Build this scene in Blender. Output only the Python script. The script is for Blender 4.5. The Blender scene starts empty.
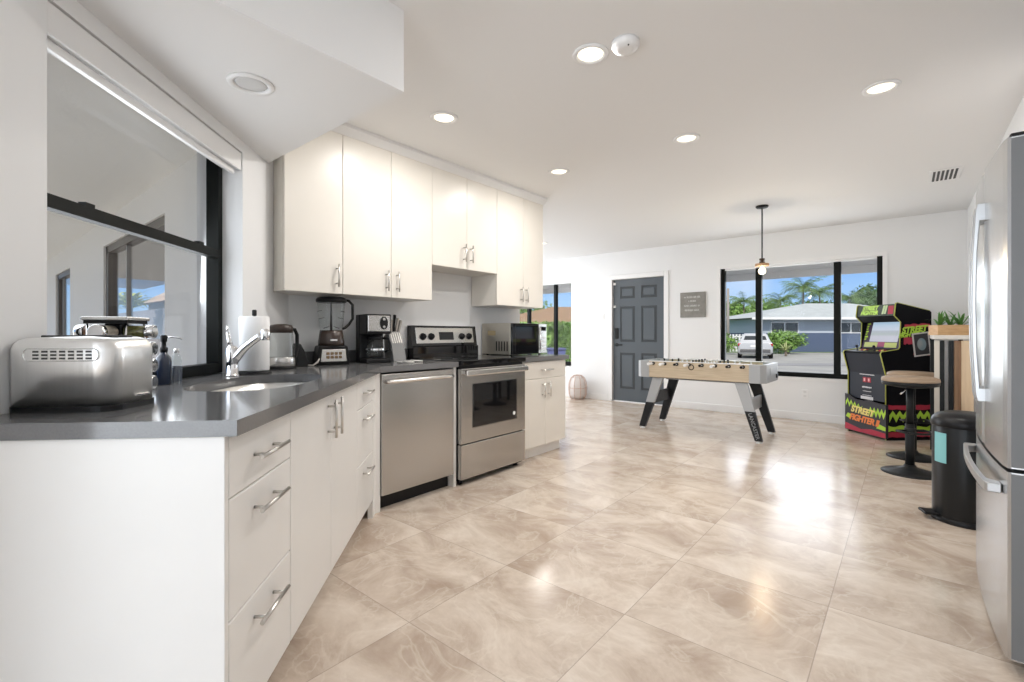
import bpy, bmesh, math, random
from mathutils import Matrix, Vector, noise

SC = bpy.context.scene
COL = SC.collection
PI = math.pi
RT2 = math.sqrt(2)

# ------------------------------------------------------------------ camera
cam_d = bpy.data.cameras.new('camera')
cam = bpy.data.objects.new('camera', cam_d)
COL.objects.link(cam)
cam.location = (0, 0, 1.133)
cam.rotation_euler = (PI / 2, 0, math.radians(39.83))
cam_d.sensor_width = 36.0
cam_d.lens = 472.35 * 36 / 1024
cam_d.shift_y = -7.43 / 1024
cam_d.clip_start = 0.02
cam_d.clip_end = 400
SC.camera = cam

# ------------------------------------------------------------------ world, sun, exposure
SC.view_settings.view_transform = 'Standard'
SC.view_settings.look = 'None'
SC.view_settings.exposure = 0.09
SC.view_settings.gamma = 1.0
SC.view_settings.use_curve_mapping = False
SC.cycles.max_bounces = 12
SC.cycles.diffuse_bounces = 6
SC.cycles.transparent_max_bounces = 16
SC.cycles.sample_clamp_indirect = 6.0
SC.cycles.caustics_reflective = False
SC.cycles.caustics_refractive = False

world = bpy.data.worlds.new('sky')
SC.world = world
world.use_nodes = True
wt = world.node_tree
wt.nodes.clear()
w_out = wt.nodes.new('ShaderNodeOutputWorld')
w_bg = wt.nodes.new('ShaderNodeBackground')
w_tc = wt.nodes.new('ShaderNodeTexCoord')
w_sx = wt.nodes.new('ShaderNodeSeparateXYZ')
w_cr = wt.nodes.new('ShaderNodeValToRGB')
w_nz = wt.nodes.new('ShaderNodeTexNoise')
w_nr = wt.nodes.new('ShaderNodeValToRGB')
w_mx = wt.nodes.new('ShaderNodeMixRGB')
w_cr.color_ramp.elements[0].position = 0.0
w_cr.color_ramp.elements[0].color = (0.50, 0.72, 0.95, 1)
w_cr.color_ramp.elements[1].position = 0.55
w_cr.color_ramp.elements[1].color = (0.86, 0.88, 0.92, 1)      # sky turns whiter overhead
e = w_cr.color_ramp.elements.new(0.14)
e.color = (0.22, 0.46, 0.90, 1)
e = w_cr.color_ramp.elements.new(0.26)
e.color = (0.42, 0.60, 0.90, 1)
w_nz.inputs['Scale'].default_value = 3.2
w_nz.inputs['Detail'].default_value = 5
w_nr.color_ramp.elements[0].position = 0.52
w_nr.color_ramp.elements[0].color = (0, 0, 0, 1)
w_nr.color_ramp.elements[1].position = 0.75
w_nr.color_ramp.elements[1].color = (0.7, 0.7, 0.7, 1)
w_mx.inputs[2].default_value = (0.95, 0.97, 1.0, 1)
wt.links.new(w_tc.outputs['Generated'], w_sx.inputs[0])
wt.links.new(w_sx.outputs['Z'], w_cr.inputs[0])
wt.links.new(w_tc.outputs['Generated'], w_nz.inputs['Vector'])
wt.links.new(w_nz.outputs['Fac'], w_nr.inputs[0])
wt.links.new(w_nr.outputs[0], w_mx.inputs[0])
wt.links.new(w_cr.outputs[0], w_mx.inputs[1])
wt.links.new(w_mx.outputs[0], w_bg.inputs['Color'])
w_bg.inputs['Strength'].default_value = 1.0
wt.links.new(w_bg.outputs[0], w_out.inputs[0])

def lamp(name, kind, loc, energy, color=(1, 1, 1), rot=(0, 0, 0), **kw):
    d = bpy.data.lights.new(name, kind)
    d.energy = energy
    d.color = color
    for k, v in kw.items():
        setattr(d, k, v)
    o = bpy.data.objects.new(name, d)
    COL.objects.link(o)
    o.location = loc
    o.rotation_euler = rot
    return o

sun = lamp('sun', 'SUN', (0, -5, 20), 3.2, (1.0, 0.95, 0.86), angle=0.01)
sun.rotation_euler = Vector((-0.22, 0.74, -0.64)).to_track_quat('-Z', 'Y').to_euler()
# added fill lamps out of view: open rear end, and living room side wall
lamp('fill_lamp_rear', 'AREA', (-0.2, -3.3, 1.25), 80, (0.86, 0.93, 1.0), (PI / 2, 0, 0),
     shape='RECTANGLE', size=2.4, size_y=2.3)
lamp('fill_lamp_living_room', 'AREA', (-6.4, 5.6, 1.35), 78, (0.88, 0.94, 1.0), (PI / 2, 0, -PI / 2),
     shape='RECTANGLE', size=2.6, size_y=2.1)
lamp('daylight_front_window', 'AREA', (-1.14, 7.42, 1.25), 22, (0.92, 0.96, 1.0), (-PI / 2, 0, 0),
     shape='RECTANGLE', size=1.75, size_y=1.3)  # added area lamp outside the glass, on top of the sky's daylight

sk_ = lamp('daylight_sink_window', 'AREA', ((-2.03 - 1.41) / math.sqrt(2), (2.03 - 1.41) / math.sqrt(2), 1.48), 9, (0.90, 0.95, 1.0),
           shape='RECTANGLE', size=1.1, size_y=1.0)  # added lamp just beyond the pane, brightens the soffit and worktop
sk_.rotation_euler = Vector((1, 1, -0.05)).to_track_quat('-Z', 'Z').to_euler()

# ------------------------------------------------------------------ materials
MATS = {}
def mat(name, col, rough=0.5, metal=0.0, bump=0.0, bscale=40.0, var=0.0, vscale=6.0, stretch=None,
        col2=None, emit=None, estr=0.0, spec=0.5, coat=0.0):
    if name in MATS:
        return MATS[name]
    m = bpy.data.materials.new(name)
    m.use_nodes = True
    nt = m.node_tree
    b = nt.nodes['Principled BSDF']
    b.inputs['Base Color'].default_value = (*col, 1)
    b.inputs['Roughness'].default_value = rough
    b.inputs['Metallic'].default_value = metal
    b.inputs['Specular IOR Level'].default_value = spec
    b.inputs['Coat Weight'].default_value = coat
    if emit:
        b.inputs['Emission Color'].default_value = (*emit, 1)
        b.inputs['Emission Strength'].default_value = estr
    vec = None
    if bump or var or col2:
        tc = nt.nodes.new('ShaderNodeTexCoord')
        mp = nt.nodes.new('ShaderNodeMapping')
        nt.links.new(tc.outputs['Object'], mp.inputs[0])
        if stretch:
            mp.inputs['Scale'].default_value = stretch
        vec = mp.outputs[0]
    if var or col2:
        n = nt.nodes.new('ShaderNodeTexNoise')
        n.inputs['Scale'].default_value = vscale
        n.inputs['Detail'].default_value = 5
        nt.links.new(vec, n.inputs['Vector'])
        r = nt.nodes.new('ShaderNodeValToRGB')
        r.color_ramp.elements[0].position = 0.3
        r.color_ramp.elements[1].position = 0.7
        if col2:
            r.color_ramp.elements[0].color = (*col, 1)
            r.color_ramp.elements[1].color = (*col2, 1)
        else:
            r.color_ramp.elements[0].color = (*[max(0, c * (1 - var)) for c in col], 1)
            r.color_ramp.elements[1].color = (*[min(1, c * (1 + var)) for c in col], 1)
        nt.links.new(n.outputs['Fac'], r.inputs[0])
        nt.links.new(r.outputs[0], b.inputs['Base Color'])
    if bump:
        n2 = nt.nodes.new('ShaderNodeTexNoise')
        n2.inputs['Scale'].default_value = bscale
        n2.inputs['Detail'].default_value = 4
        nt.links.new(vec, n2.inputs['Vector'])
        bp = nt.nodes.new('ShaderNodeBump')
        bp.inputs['Strength'].default_value = bump
        bp.inputs['Distance'].default_value = 0.01
        nt.links.new(n2.outputs['Fac'], bp.inputs['Height'])
        nt.links.new(bp.outputs[0], b.inputs['Normal'])
    MATS[name] = m
    return m

def glass_mat(name, tint=(1, 1, 1), refl=1.0, rough=0.0):
    if name in MATS:
        return MATS[name]
    m = bpy.data.materials.new(name)
    m.use_nodes = True
    nt = m.node_tree
    nt.nodes.clear()
    o = nt.nodes.new('ShaderNodeOutputMaterial')
    mx = nt.nodes.new('ShaderNodeMixShader')
    tr = nt.nodes.new('ShaderNodeBsdfTransparent')
    gl = nt.nodes.new('ShaderNodeBsdfGlossy')
    lw = nt.nodes.new('ShaderNodeLayerWeight')
    lw.inputs['Blend'].default_value = 0.5
    pw = nt.nodes.new('ShaderNodeMath')
    pw.operation = 'POWER'
    pw.inputs[1].default_value = 5.0
    mt = nt.nodes.new('ShaderNodeMath')
    mt.operation = 'MULTIPLY_ADD'
    mt.inputs[1].default_value = 0.7 * min(refl, 1.2)
    mt.inputs[2].default_value = 0.006 * refl if refl <= 1 else 0.05
    tr.inputs[0].default_value = (*tint, 1)
    gl.inputs['Roughness'].default_value = rough
    nt.links.new(lw.outputs['Facing'], pw.inputs[0])
    nt.links.new(pw.outputs[0], mt.inputs[0])
    nt.links.new(mt.outputs[0], mx.inputs[0])
    nt.links.new(tr.outputs[0], mx.inputs[1])
    nt.links.new(gl.outputs[0], mx.inputs[2])
    nt.links.new(mx.outputs[0], o.inputs[0])
    MATS[name] = m
    return m

def wood_mat(name, c1, c2, stretch, scale=5.0, rough=0.5):
    if name in MATS:
        return MATS[name]
    m = mat(name, c1, rough, col2=c2, vscale=scale, stretch=stretch, bump=0.05, bscale=scale * 3)
    return m

def floor_mat():
    m = bpy.data.materials.new('beige_marble_tile')
    m.use_nodes = True
    nt = m.node_tree
    N = nt.nodes.new
    L = nt.links.new
    b = nt.nodes['Principled BSDF']
    g = N('ShaderNodeNewGeometry')
    sx = N('ShaderNodeSeparateXYZ')
    L(g.outputs['Position'], sx.inputs[0])
    def grid(sock, off, size):
        a = N('ShaderNodeMath'); a.operation = 'SUBTRACT'; a.inputs[1].default_value = off
        L(sock, a.inputs[0])
        d = N('ShaderNodeMath'); d.operation = 'DIVIDE'; d.inputs[1].default_value = size
        L(a.outputs[0], d.inputs[0])
        fl = N('ShaderNodeMath'); fl.operation = 'FLOOR'
        L(d.outputs[0], fl.inputs[0])
        fr = N('ShaderNodeMath'); fr.operation = 'FRACT'
        L(d.outputs[0], fr.inputs[0])
        h = N('ShaderNodeMath'); h.operation = 'SUBTRACT'; h.inputs[1].default_value = 0.5
        L(fr.outputs[0], h.inputs[0])
        ab = N('ShaderNodeMath'); ab.operation = 'ABSOLUTE'
        L(h.outputs[0], ab.inputs[0])
        gt = N('ShaderNodeMath'); gt.operation = 'GREATER_THAN'; gt.inputs[1].default_value = 0.5 - 0.0018 / size
        L(ab.outputs[0], gt.inputs[0])
        return fl.outputs[0], gt.outputs[0]
    ix, lx = grid(sx.outputs['X'], -0.247, 0.625)
    iy, ly = grid(sx.outputs['Y'], 1.165, 0.59)
    cmb = N('ShaderNodeCombineXYZ')
    L(ix, cmb.inputs[0]); L(iy, cmb.inputs[1])
    wn = N('ShaderNodeTexWhiteNoise'); wn.noise_dimensions = '3D'
    L(cmb.outputs[0], wn.inputs['Vector'])
    sc = N('ShaderNodeVectorMath'); sc.operation = 'SCALE'; sc.inputs['Scale'].default_value = 9.0
    L(wn.outputs['Color'], sc.inputs[0])
    ad = N('ShaderNodeVectorMath'); ad.operation = 'ADD'
    L(g.outputs['Position'], ad.inputs[0]); L(sc.outputs[0], ad.inputs[1])
    n1 = N('ShaderNodeTexNoise'); n1.inputs['Scale'].default_value = 2.4; n1.inputs['Detail'].default_value = 10
    n1.inputs['Roughness'].default_value = 0.66; n1.inputs['Distortion'].default_value = 0.55
    mpf = N('ShaderNodeMapping'); mpf.inputs['Scale'].default_value = (1.0, 1.25, 1.0); mpf.inputs['Rotation'].default_value = (0, 0, 0.5)
    L(ad.outputs[0], mpf.inputs[0]); L(mpf.outputs[0], n1.inputs['Vector'])
    r1 = N('ShaderNodeValToRGB')
    cr = r1.color_ramp
    cr.elements[0].position = 0.30; cr.elements[0].color = (0.40, 0.305, 0.235, 1)
    cr.elements[1].position = 0.68; cr.elements[1].color = (0.74, 0.655, 0.57, 1)
    e1 = cr.elements.new(0.43); e1.color = (0.51, 0.415, 0.338, 1)
    e2 = cr.elements.new(0.53); e2.color = (0.61, 0.515, 0.43, 1)
    L(n1.outputs['Fac'], r1.inputs[0])
    # thin pale veins
    n2 = N('ShaderNodeTexNoise'); n2.inputs['Scale'].default_value = 2.2; n2.inputs['Detail'].default_value = 6
    n2.inputs['Distortion'].default_value = 2.2
    L(ad.outputs[0], n2.inputs['Vector'])
    v = N('ShaderNodeMath'); v.operation = 'SUBTRACT'; v.inputs[1].default_value = 0.5
    L(n2.outputs['Fac'], v.inputs[0])
    va = N('ShaderNodeMath'); va.operation = 'ABSOLUTE'; L(v.outputs[0], va.inputs[0])
    vr = N('ShaderNodeMapRange'); vr.inputs['From Min'].default_value = 0.0; vr.inputs['From Max'].default_value = 0.025
    vr.inputs['To Min'].default_value = 0.30; vr.inputs['To Max'].default_value = 0.0
    L(va.outputs[0], vr.inputs[0])
    mv = N('ShaderNodeMixRGB'); mv.inputs[2].default_value = (0.74, 0.67, 0.58, 1)
    L(vr.outputs[0], mv.inputs[0]); L(r1.outputs[0], mv.inputs[1])
    mx = N('ShaderNodeMath'); mx.operation = 'MAXIMUM'; L(lx, mx.inputs[0]); L(ly, mx.inputs[1])
    mg = N('ShaderNodeMixRGB'); mg.inputs[2].default_value = (0.27, 0.22, 0.18, 1)
    gm = N('ShaderNodeMath'); gm.operation = 'MULTIPLY'; gm.inputs[1].default_value = 0.55
    L(mx.outputs[0], gm.inputs[0])
    L(gm.outputs[0], mg.inputs[0]); L(mv.outputs[0], mg.inputs[1])
    L(mg.outputs[0], b.inputs['Base Color'])
    b.inputs['Roughness'].default_value = 0.2
    b.inputs['Specular IOR Level'].default_value = 0.45
    MATS['beige_marble_tile'] = m
    return m

M_WALL = mat('white_wall_paint', (0.80, 0.805, 0.81), 0.6, bump=0.02, bscale=60)
M_CEIL = mat('white_ceiling_paint', (0.80, 0.80, 0.80), 0.7, bump=0.02, bscale=80)
M_TRIM = mat('white_trim_paint', (0.82, 0.82, 0.82), 0.4)
M_CAB = mat('white_cabinet_lacquer', (0.80, 0.79, 0.77), 0.33, var=0.01)
M_CAB_WARMLIT = mat('warm_lit_cabinet_lacquer', (0.755, 0.72, 0.66), 0.33, var=0.01)  # white cabinet lacquer with warm lamp light mixed into the colour
M_CABIN = mat('white_cabinet_carcass', (0.74, 0.73, 0.71), 0.5)
M_STONE = mat('dark_grey_quartz', (0.155, 0.155, 0.158), 0.12, var=0.07, vscale=220, spec=0.6)
M_STEEL = mat('brushed_stainless_steel', (0.62, 0.61, 0.59), 0.27, 1.0)
M_STEELV = mat('stainless_door', (0.50, 0.485, 0.465), 0.24, 1.0, bump=0.01, bscale=50, stretch=(1, 1, 30))
M_POLISH = mat('polished_steel', (0.78, 0.78, 0.77), 0.10, 1.0)
M_CHROME = mat('chrome', (0.85, 0.85, 0.86), 0.06, 1.0)
M_NICKEL = mat('satin_nickel', (0.62, 0.60, 0.57), 0.28, 1.0)
M_BLACK = mat('black_plastic', (0.008, 0.008, 0.009), 0.35, spec=0.25)
M_BLKMET = mat('black_powder_coat', (0.010, 0.011, 0.012), 0.42, spec=0.25)
M_BLKGLS = mat('black_glass', (0.006, 0.006, 0.007), 0.04, spec=0.6)
M_FRAME = mat('black_window_frame', (0.005, 0.006, 0.005), 0.45, spec=0.12)
M_GLASS = glass_mat('clear_glass')
M_GLASSB = glass_mat('vessel_glass', (0.90, 0.92, 0.92), 1.6)
M_WHITEP = mat('white_plastic', (0.82, 0.82, 0.82), 0.35)
M_PAPER = mat('white_paper', (0.84, 0.84, 0.84), 0.9, bump=0.15, bscale=90)
M_LIGHT = mat('lit_diffuser', (1, 1, 1), 0.5, emit=(1.0, 0.88, 0.66), estr=1.7)

# ------------------------------------------------------------------ mesh helpers
class MB:
    def __init__(self, M=None):
        self.bm = bmesh.new()
        self.M = M or Matrix.Identity(4)

    def _take(self, tb, M=None):
        M = self.M @ (M or Matrix.Identity(4))
        vm = {}
        for v in tb.verts:
            vm[v] = self.bm.verts.new(M @ v.co)
        for f in tb.faces:
            try:
                nf = self.bm.faces.new([vm[v] for v in f.verts])
                nf.smooth = f.smooth
            except ValueError:
                pass
        tb.free()
        return self

    def box(self, x0, x1, y0, y1, z0, z1, bev=0.0, seg=2, M=None):
        tb = bmesh.new()
        vs = [tb.verts.new((x, y, z)) for x in (x0, x1) for y in (y0, y1) for z in (z0, z1)]
        for q in ((0, 1, 3, 2), (4, 6, 7, 5), (0, 4, 5, 1), (2, 3, 7, 6), (0, 2, 6, 4), (1, 5, 7, 3)):
            tb.faces.new([vs[i] for i in q])
        if bev > 0:
            bmesh.ops.bevel(tb, geom=list(tb.edges), offset=bev, segments=seg, affect='EDGES', profile=0.5)
            if seg > 1:
                for f in tb.faces:
                    f.smooth = False
        return self._take(tb, M)

    def prism(self, poly, a0, a1, axis='z', bev=0.0, M=None, smooth=False):
        """extrude a 2-D polygon along an axis"""
        tb = bmesh.new()
        def p3(p, a):
            if axis == 'z': return (p[0], p[1], a)
            if axis == 'x': return (a, p[0], p[1])
            return (p[0], a, p[1])
        A = [tb.verts.new(p3(p, a0)) for p in poly]
        B = [tb.verts.new(p3(p, a1)) for p in poly]
        n = len(poly)
        f1 = tb.faces.new(A); f2 = tb.faces.new(B[::-1])
        for i in range(n):
            f = tb.faces.new((A[i], B[i], B[(i + 1) % n], A[(i + 1) % n]))
            f.smooth = smooth
        bmesh.ops.recalc_face_normals(tb, faces=list(tb.faces))
        if bev > 0:
            bmesh.ops.bevel(tb, geom=list(tb.edges), offset=bev, segments=2, affect='EDGES', profile=0.5)
        return self._take(tb, M)

    def lathe(self, prof, c=(0, 0, 0), seg=32, cap0=True, cap1=True, M=None, smooth=True, sx=1.0, sy=1.0):
        tb = bmesh.new()
        rings = []
        for r, z in prof:
            rings.append([tb.verts.new((c[0] + sx * r * math.cos(2 * PI * i / seg), c[1] + sy * r * math.sin(2 * PI * i / seg), c[2] + z)) for i in range(seg)])
        for a, b in zip(rings, rings[1:]):
            for i in range(seg):
                f = tb.faces.new((a[i], a[(i + 1) % seg], b[(i + 1) % seg], b[i]))
                f.smooth = smooth
        if cap0: tb.faces.new(rings[0][::-1])
        if cap1: tb.faces.new(rings[-1])
        bmesh.ops.recalc_face_normals(tb, faces=list(tb.faces))
        return self._take(tb, M)

    def cyl(self, p0, p1, r0, r1=None, seg=16, M=None):
        r1 = r0 if r1 is None else r1
        p0, p1 = Vector(p0), Vector(p1)
        d = p1 - p0
        q = d.to_track_quat('Z', 'Y').to_matrix().to_4x4()
        T = Matrix.Translation(p0) @ q
        return self.lathe([(r0, 0), (r1, d.length)], seg=seg, M=(M or Matrix.Identity(4)) @ T)

    def tube(self, pts, r, seg=10, M=None, closed=False, radii=None):
        tb = bmesh.new()
        pts = [Vector(p) for p in pts]
        n = len(pts)
        rings = []
        up = Vector((0, 0, 1))
        prev = None
        for i, p in enumerate(pts):
            if closed:
                t = pts[(i + 1) % n] - pts[i - 1]
            else:
                t = pts[min(i + 1, n - 1)] - pts[max(i - 1, 0)]
            t.normalize()
            if prev is None:
                a = t.cross(up)
                if a.length < 1e-3: a = t.cross(Vector((1, 0, 0)))
            else:
                a = prev - t * prev.dot(t)
            a.normalize()
            prev = a
            b = t.cross(a)
            rr = radii[i] if radii else r
            rings.append([tb.verts.new(p + rr * (math.cos(2 * PI * k / seg) * a + math.sin(2 * PI * k / seg) * b)) for k in range(seg)])
        pairs = list(zip(rings, rings[1:]))
        if closed: pairs.append((rings[-1], rings[0]))
        for a, b in pairs:
            for k in range(seg):
                f = tb.faces.new((a[k], a[(k + 1) % seg], b[(k + 1) % seg], b[k]))
                f.smooth = True
        if not closed:
            tb.faces.new(rings[0][::-1]); tb.faces.new(rings[-1])
        bmesh.ops.recalc_face_normals(tb, faces=list(tb.faces))
        return self._take(tb, M)

    def poly(self, pts, M=None, smooth=False):
        M = self.M @ (M or Matrix.Identity(4))
        vs = [self.bm.verts.new(M @ Vector(p)) for p in pts]
        f = self.bm.faces.new(vs)
        f.smooth = smooth
        return self

    def ball(self, c, r, sub=2, scale=(1, 1, 1), M=None):
        tb = bmesh.new()
        bmesh.ops.create_icosphere(tb, subdivisions=sub, radius=r)
        for v in tb.verts:
            v.co = Vector((v.co.x * scale[0] + c[0], v.co.y * scale[1] + c[1], v.co.z * scale[2] + c[2]))
        for f in tb.faces: f.smooth = True
        return self._take(tb, M)

    def text(self, s, size, M, extrude=0.001, shear=0.0, bold=0.0, spacing=1.0):
        """writing, standing in the local x-z plane facing -y, centred"""
        cu = bpy.data.curves.new('writing', 'FONT')
        cu.body = s
        cu.size = size
        cu.align_x = 'CENTER'; cu.align_y = 'CENTER'
        cu.extrude = extrude
        cu.shear = shear
        cu.offset = bold
        cu.space_character = spacing
        o = bpy.data.objects.new('writing', cu)
        COL.objects.link(o)
        dg = bpy.context.evaluated_depsgraph_get()
        me = bpy.data.meshes.new_from_object(o.evaluated_get(dg))
        bpy.data.objects.remove(o)
        bpy.data.curves.remove(cu)
        tb = bmesh.new()
        tb.from_mesh(me)
        bpy.data.meshes.remove(me)
        return self._take(tb, M @ Matrix.Rotation(PI / 2, 4, 'X'))

    def build(self, name, material, parent=None):
        me = bpy.data.meshes.new(name)
        self.bm.to_mesh(me)
        self.bm.free()
        me.materials.append(material)
        o = bpy.data.objects.new(name, me)
        COL.objects.link(o)
        if parent is not None:
            o.parent = parent
        return o

def thing(name, label, cat, loc=(0, 0, 0), rotz=0.0, group=None):
    o = bpy.data.objects.new(name, None)
    COL.objects.link(o)
    o.empty_display_size = 0.1
    o.location = loc
    o.rotation_euler = (0, 0, rotz)
    o['label'] = label
    o['category'] = cat
    if group: o['group'] = group
    return o

def tag(o, label, cat, group=None, kind=None):
    o['label'] = label
    o['category'] = cat
    if group: o['group'] = group
    if kind: o['kind'] = kind
    return o

def struct(o):
    o['kind'] = 'structure'
    return o

def struct_empty(name, loc=(0, 0, 0), rotz=0.0):
    o = bpy.data.objects.new(name, None)
    COL.objects.link(o)
    o.location = loc
    o.rotation_euler = (0, 0, rotz)
    o['kind'] = 'structure'
    return o

def kids(o):
    return [c for c in bpy.data.objects if c.parent == o]

def dup(root, loc, rotz=None, label=None, scale=None):
    r = root.copy()
    COL.objects.link(r)
    r.location = loc
    if rotz is not None: r.rotation_euler = (0, 0, rotz)
    if label: r['label'] = label
    if scale: r.scale = scale
    for ch in kids(root):
        c = ch.copy(); COL.objects.link(c); c.parent = r
        for g in kids(ch):
            d = g.copy(); COL.objects.link(d); d.parent = c
    return r

def DG(s, m, z=0.0):
    """diagonal run: s along the window wall, m out from the camera towards the wall"""
    return ((-s - m) / RT2, (s - m) / RT2, z)
R135 = math.radians(135)
MD = Matrix.Rotation(R135, 4, 'Z')            # local x = s, local y = m
R90 = math.radians(90)

# ================================================================== THE ROOM
CEIL = 2.50
YB = 7.20
XR = 0.52
XL = -3.17
CT = 0.925          # worktop height
floor = struct(MB().prism([(1.1, -3.5), (1.1, 7.42), (-6.6, 7.42), (-6.6, 3.8), (-3.3, 3.8), (-3.3, 1.5), (-1.6, -0.25), (-1.6, -3.5)][::-1], -0.12, 0.0).build('floor', floor_mat()))
ceiling = struct(MB().prism([(1.2, -6.5), (1.2, 7.42), (-6.7, 7.42), (-6.7, 3.8), (-3.3, 3.8), (-3.3, 1.5), (-1.6, -0.25), (-1.6, -6.5)][::-1], CEIL, CEIL + 0.12).build('ceiling', M_CEIL))

# back wall with its two windows and the door
W1 = (-2.07, -0.215, 0.56, 2.07)
W2 = (-6.25, -4.62, 0.56, 2.07)
D1 = (-3.80, -2.905, 0.0, 2.035)
mb = MB()
T = (YB, YB + 0.2)
xs = [-6.7, W2[0], W2[1], D1[0], D1[1], W1[0], W1[1], 1.2]
for a, b in ((0, 1), (2, 3), (4, 5), (6, 7)):
    mb.box(xs[a], xs[b], *T, 0, CEIL)
for w in (W1, W2):
    mb.box(w[0], w[1], *T, 0, w[2]); mb.box(w[0], w[1], *T, w[3], CEIL)
mb.box(D1[0], D1[1], *T, D1[3], CEIL)
wall_back = struct(mb.build('wall_back', M_WALL))
# kitchen (range) wall, window wall, right wall and the ones behind the camera
struct(MB().box(XL - 0.13, XL, 1.38, 3.93, 0, CEIL).build('wall_left', M_WALL))
mb = MB(MD)
HS0, HS1, HZ0, HZ1 = 1.462, 2.63, 0.885, 2.095
mb.box(0.75, HS0, 1.2, 1.43, 0, CEIL)
mb.box(HS1, 3.27, 1.2, 1.43, 0, CEIL)
mb.box(HS0, HS1, 1.2, 1.43, 0, HZ0)
mb.box(HS0, HS1, 1.2, 1.43, HZ1, CEIL)
struct(mb.build('wall_diagonal', M_WALL))
struct(MB().box(XR, XR + 0.12, 3.32, YB, 0, CEIL).box(XR + 0.12, 1.2, 3.32, 3.44, 0, CEIL).build('wall_right', M_WALL))
struct(MB().box(1.1, 1.2, -3.5, 3.32, 0, CEIL).build('wall_alcove', M_WALL))
struct(MB().box(-1.62, -1.5, -3.5, -0.28, 0, CEIL).build('wall_entry', M_WALL))
struct(MB().box(-6.7, -6.6, 3.93, YB, 0, CEIL).build('wall_living', M_WALL))
struct(MB().box(-6.7, XL - 0.13, 3.81, 3.93, 0, CEIL).build('wall_side', M_WALL))
# dropped soffit over the sink
pd = [(-1.63, 1.24), (-2.934, 1.24), (-1.6, -0.09), (-1.6, -3.4), (-1.497, -3.4), (-1.497, -0.3), (-1.2, -0.3)]
mb = MB()
mb.prism([(-1.63, 1.24), (-2.936, 1.24), (-1.63, -0.066)], 2.155, CEIL - 0.001)
struct(mb.build('ceiling_soffit', M_CEIL))
# baseboards
mb = MB()
for a, b in ((-6.6, D1[0] - 0.08), (D1[1] + 0.08, XR - 0.02)):
    mb.box(a, b, YB - 0.014, YB, 0.0, 0.10, 0.003, 1)
struct(mb.build('baseboard_back', M_TRIM))
struct(MB().box(XR - 0.014, XR, 3.33, YB - 0.02, 0, 0.10, 0.003, 1).build('baseboard_right', M_TRIM))
# crown moulding above the wall units
struct(MB().prism([(-2.79, CEIL), (-2.79, CEIL - 0.02), (-2.835, 2.44), (-2.87, 2.44), (-2.87, CEIL)], 1.26, 3.905, axis='y').build('trim_1', M_TRIM))

# ---- front window and living-room window
def back_window(name, w, mulls, wid=0.075, rs=0.055):
    r = struct_empty(name, ((w[0] + w[1]) / 2, YB, w[2]))
    ox, oz = (w[0] + w[1]) / 2, w[2]
    y0, y1 = 0.035, 0.10
    mb = MB()
    W, H = w[1] - w[0], w[3] - w[2]
    mb.box(-W / 2, -W / 2 + 0.055, y0, y1, 0, H)
    mb.box(W / 2 - rs, W / 2, y0, y1, 0, H)
    mb.box(-W / 2 + 0.055, W / 2 - rs, y0, y1, 0, 0.06)
    struct(MB().box(-W / 2 + 0.055, W / 2 - rs, y0, y1, H - 0.025, H).build('window_head', M_TRIM, r))
    struct(mb.build('window_frame', M_FRAME, r))
    for x in mulls:
        struct(MB().box(x - ox - wid / 2, x - ox + wid / 2, y0 - 0.006, y1, 0.06, H - 0.03).build('window_mullion', M_FRAME, r))
    struct(MB().box(-W / 2 + 0.05, W / 2 - 0.05, 0.064, 0.070, 0.05, H - 0.02).build('window_glass', M_GLASS, r))
    struct(MB().box(-W / 2, W / 2, 0.0, 0.035, -0.012, 0.0).build('window_sill', M_TRIM, r))
    return r
back_window('window_1', W1, (-1.573, -0.668))
back_window('window_2', W2, (-4.995, -5.62), 0.05, 0.012)
# thin white casing round the front window
mb = MB()
for a, b, c, d in ((W1[0] - 0.045, W1[0], W1[2] - 0.045, W1[3] + 0.045), (W1[1], W1[1] + 0.045, W1[2] - 0.045, W1[3] + 0.045),
                   (W1[0], W1[1], W1[3], W1[3] + 0.045), (W1[0], W1[1], W1[2] - 0.045, W1[2])):
    mb.box(a, b, YB - 0.012, YB, c, d)
struct(mb.build('trim_2', M_TRIM))
# ---- entry door
mb = MB()
for a, b, c, d in ((D1[0] - 0.075, D1[0], 0, D1[3] + 0.075), (D1[1], D1[1] + 0.075, 0, D1[3] + 0.075), (D1[0], D1[1], D1[3], D1[3] + 0.075)):
    mb.box(a, b, YB - 0.02, YB + 0.01, c, d, 0.004, 1)
mb.box(D1[0], D1[1], YB, YB + 0.12, 0.0, 0.014)
struct(mb.build('trim_3', M_TRIM))
M_DOOR = mat('charcoal_door_paint', (0.085, 0.10, 0.115), 0.3)
M_DOORD = mat('dark_door_moulding', (0.035, 0.042, 0.048), 0.35)
door = struct_empty('door_1', ((D1[0] + D1[1]) / 2, YB + 0.03, 0.015))
DW, DH = D1[1] - D1[0] - 0.008, D1[3] - 0.02
struct(MB().box(-DW / 2, DW / 2, 0.008, 0.05, 0, DH).build('door_leaf', M_DOOR, door))
mbp, mbf = MB(), MB()
cols = ((-DW / 2 + 0.125, -0.055), (0.055, DW / 2 - 0.125))
rows = ((0.20, 0.80), (0.98, 1.57), (1.70, 1.90))
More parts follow.
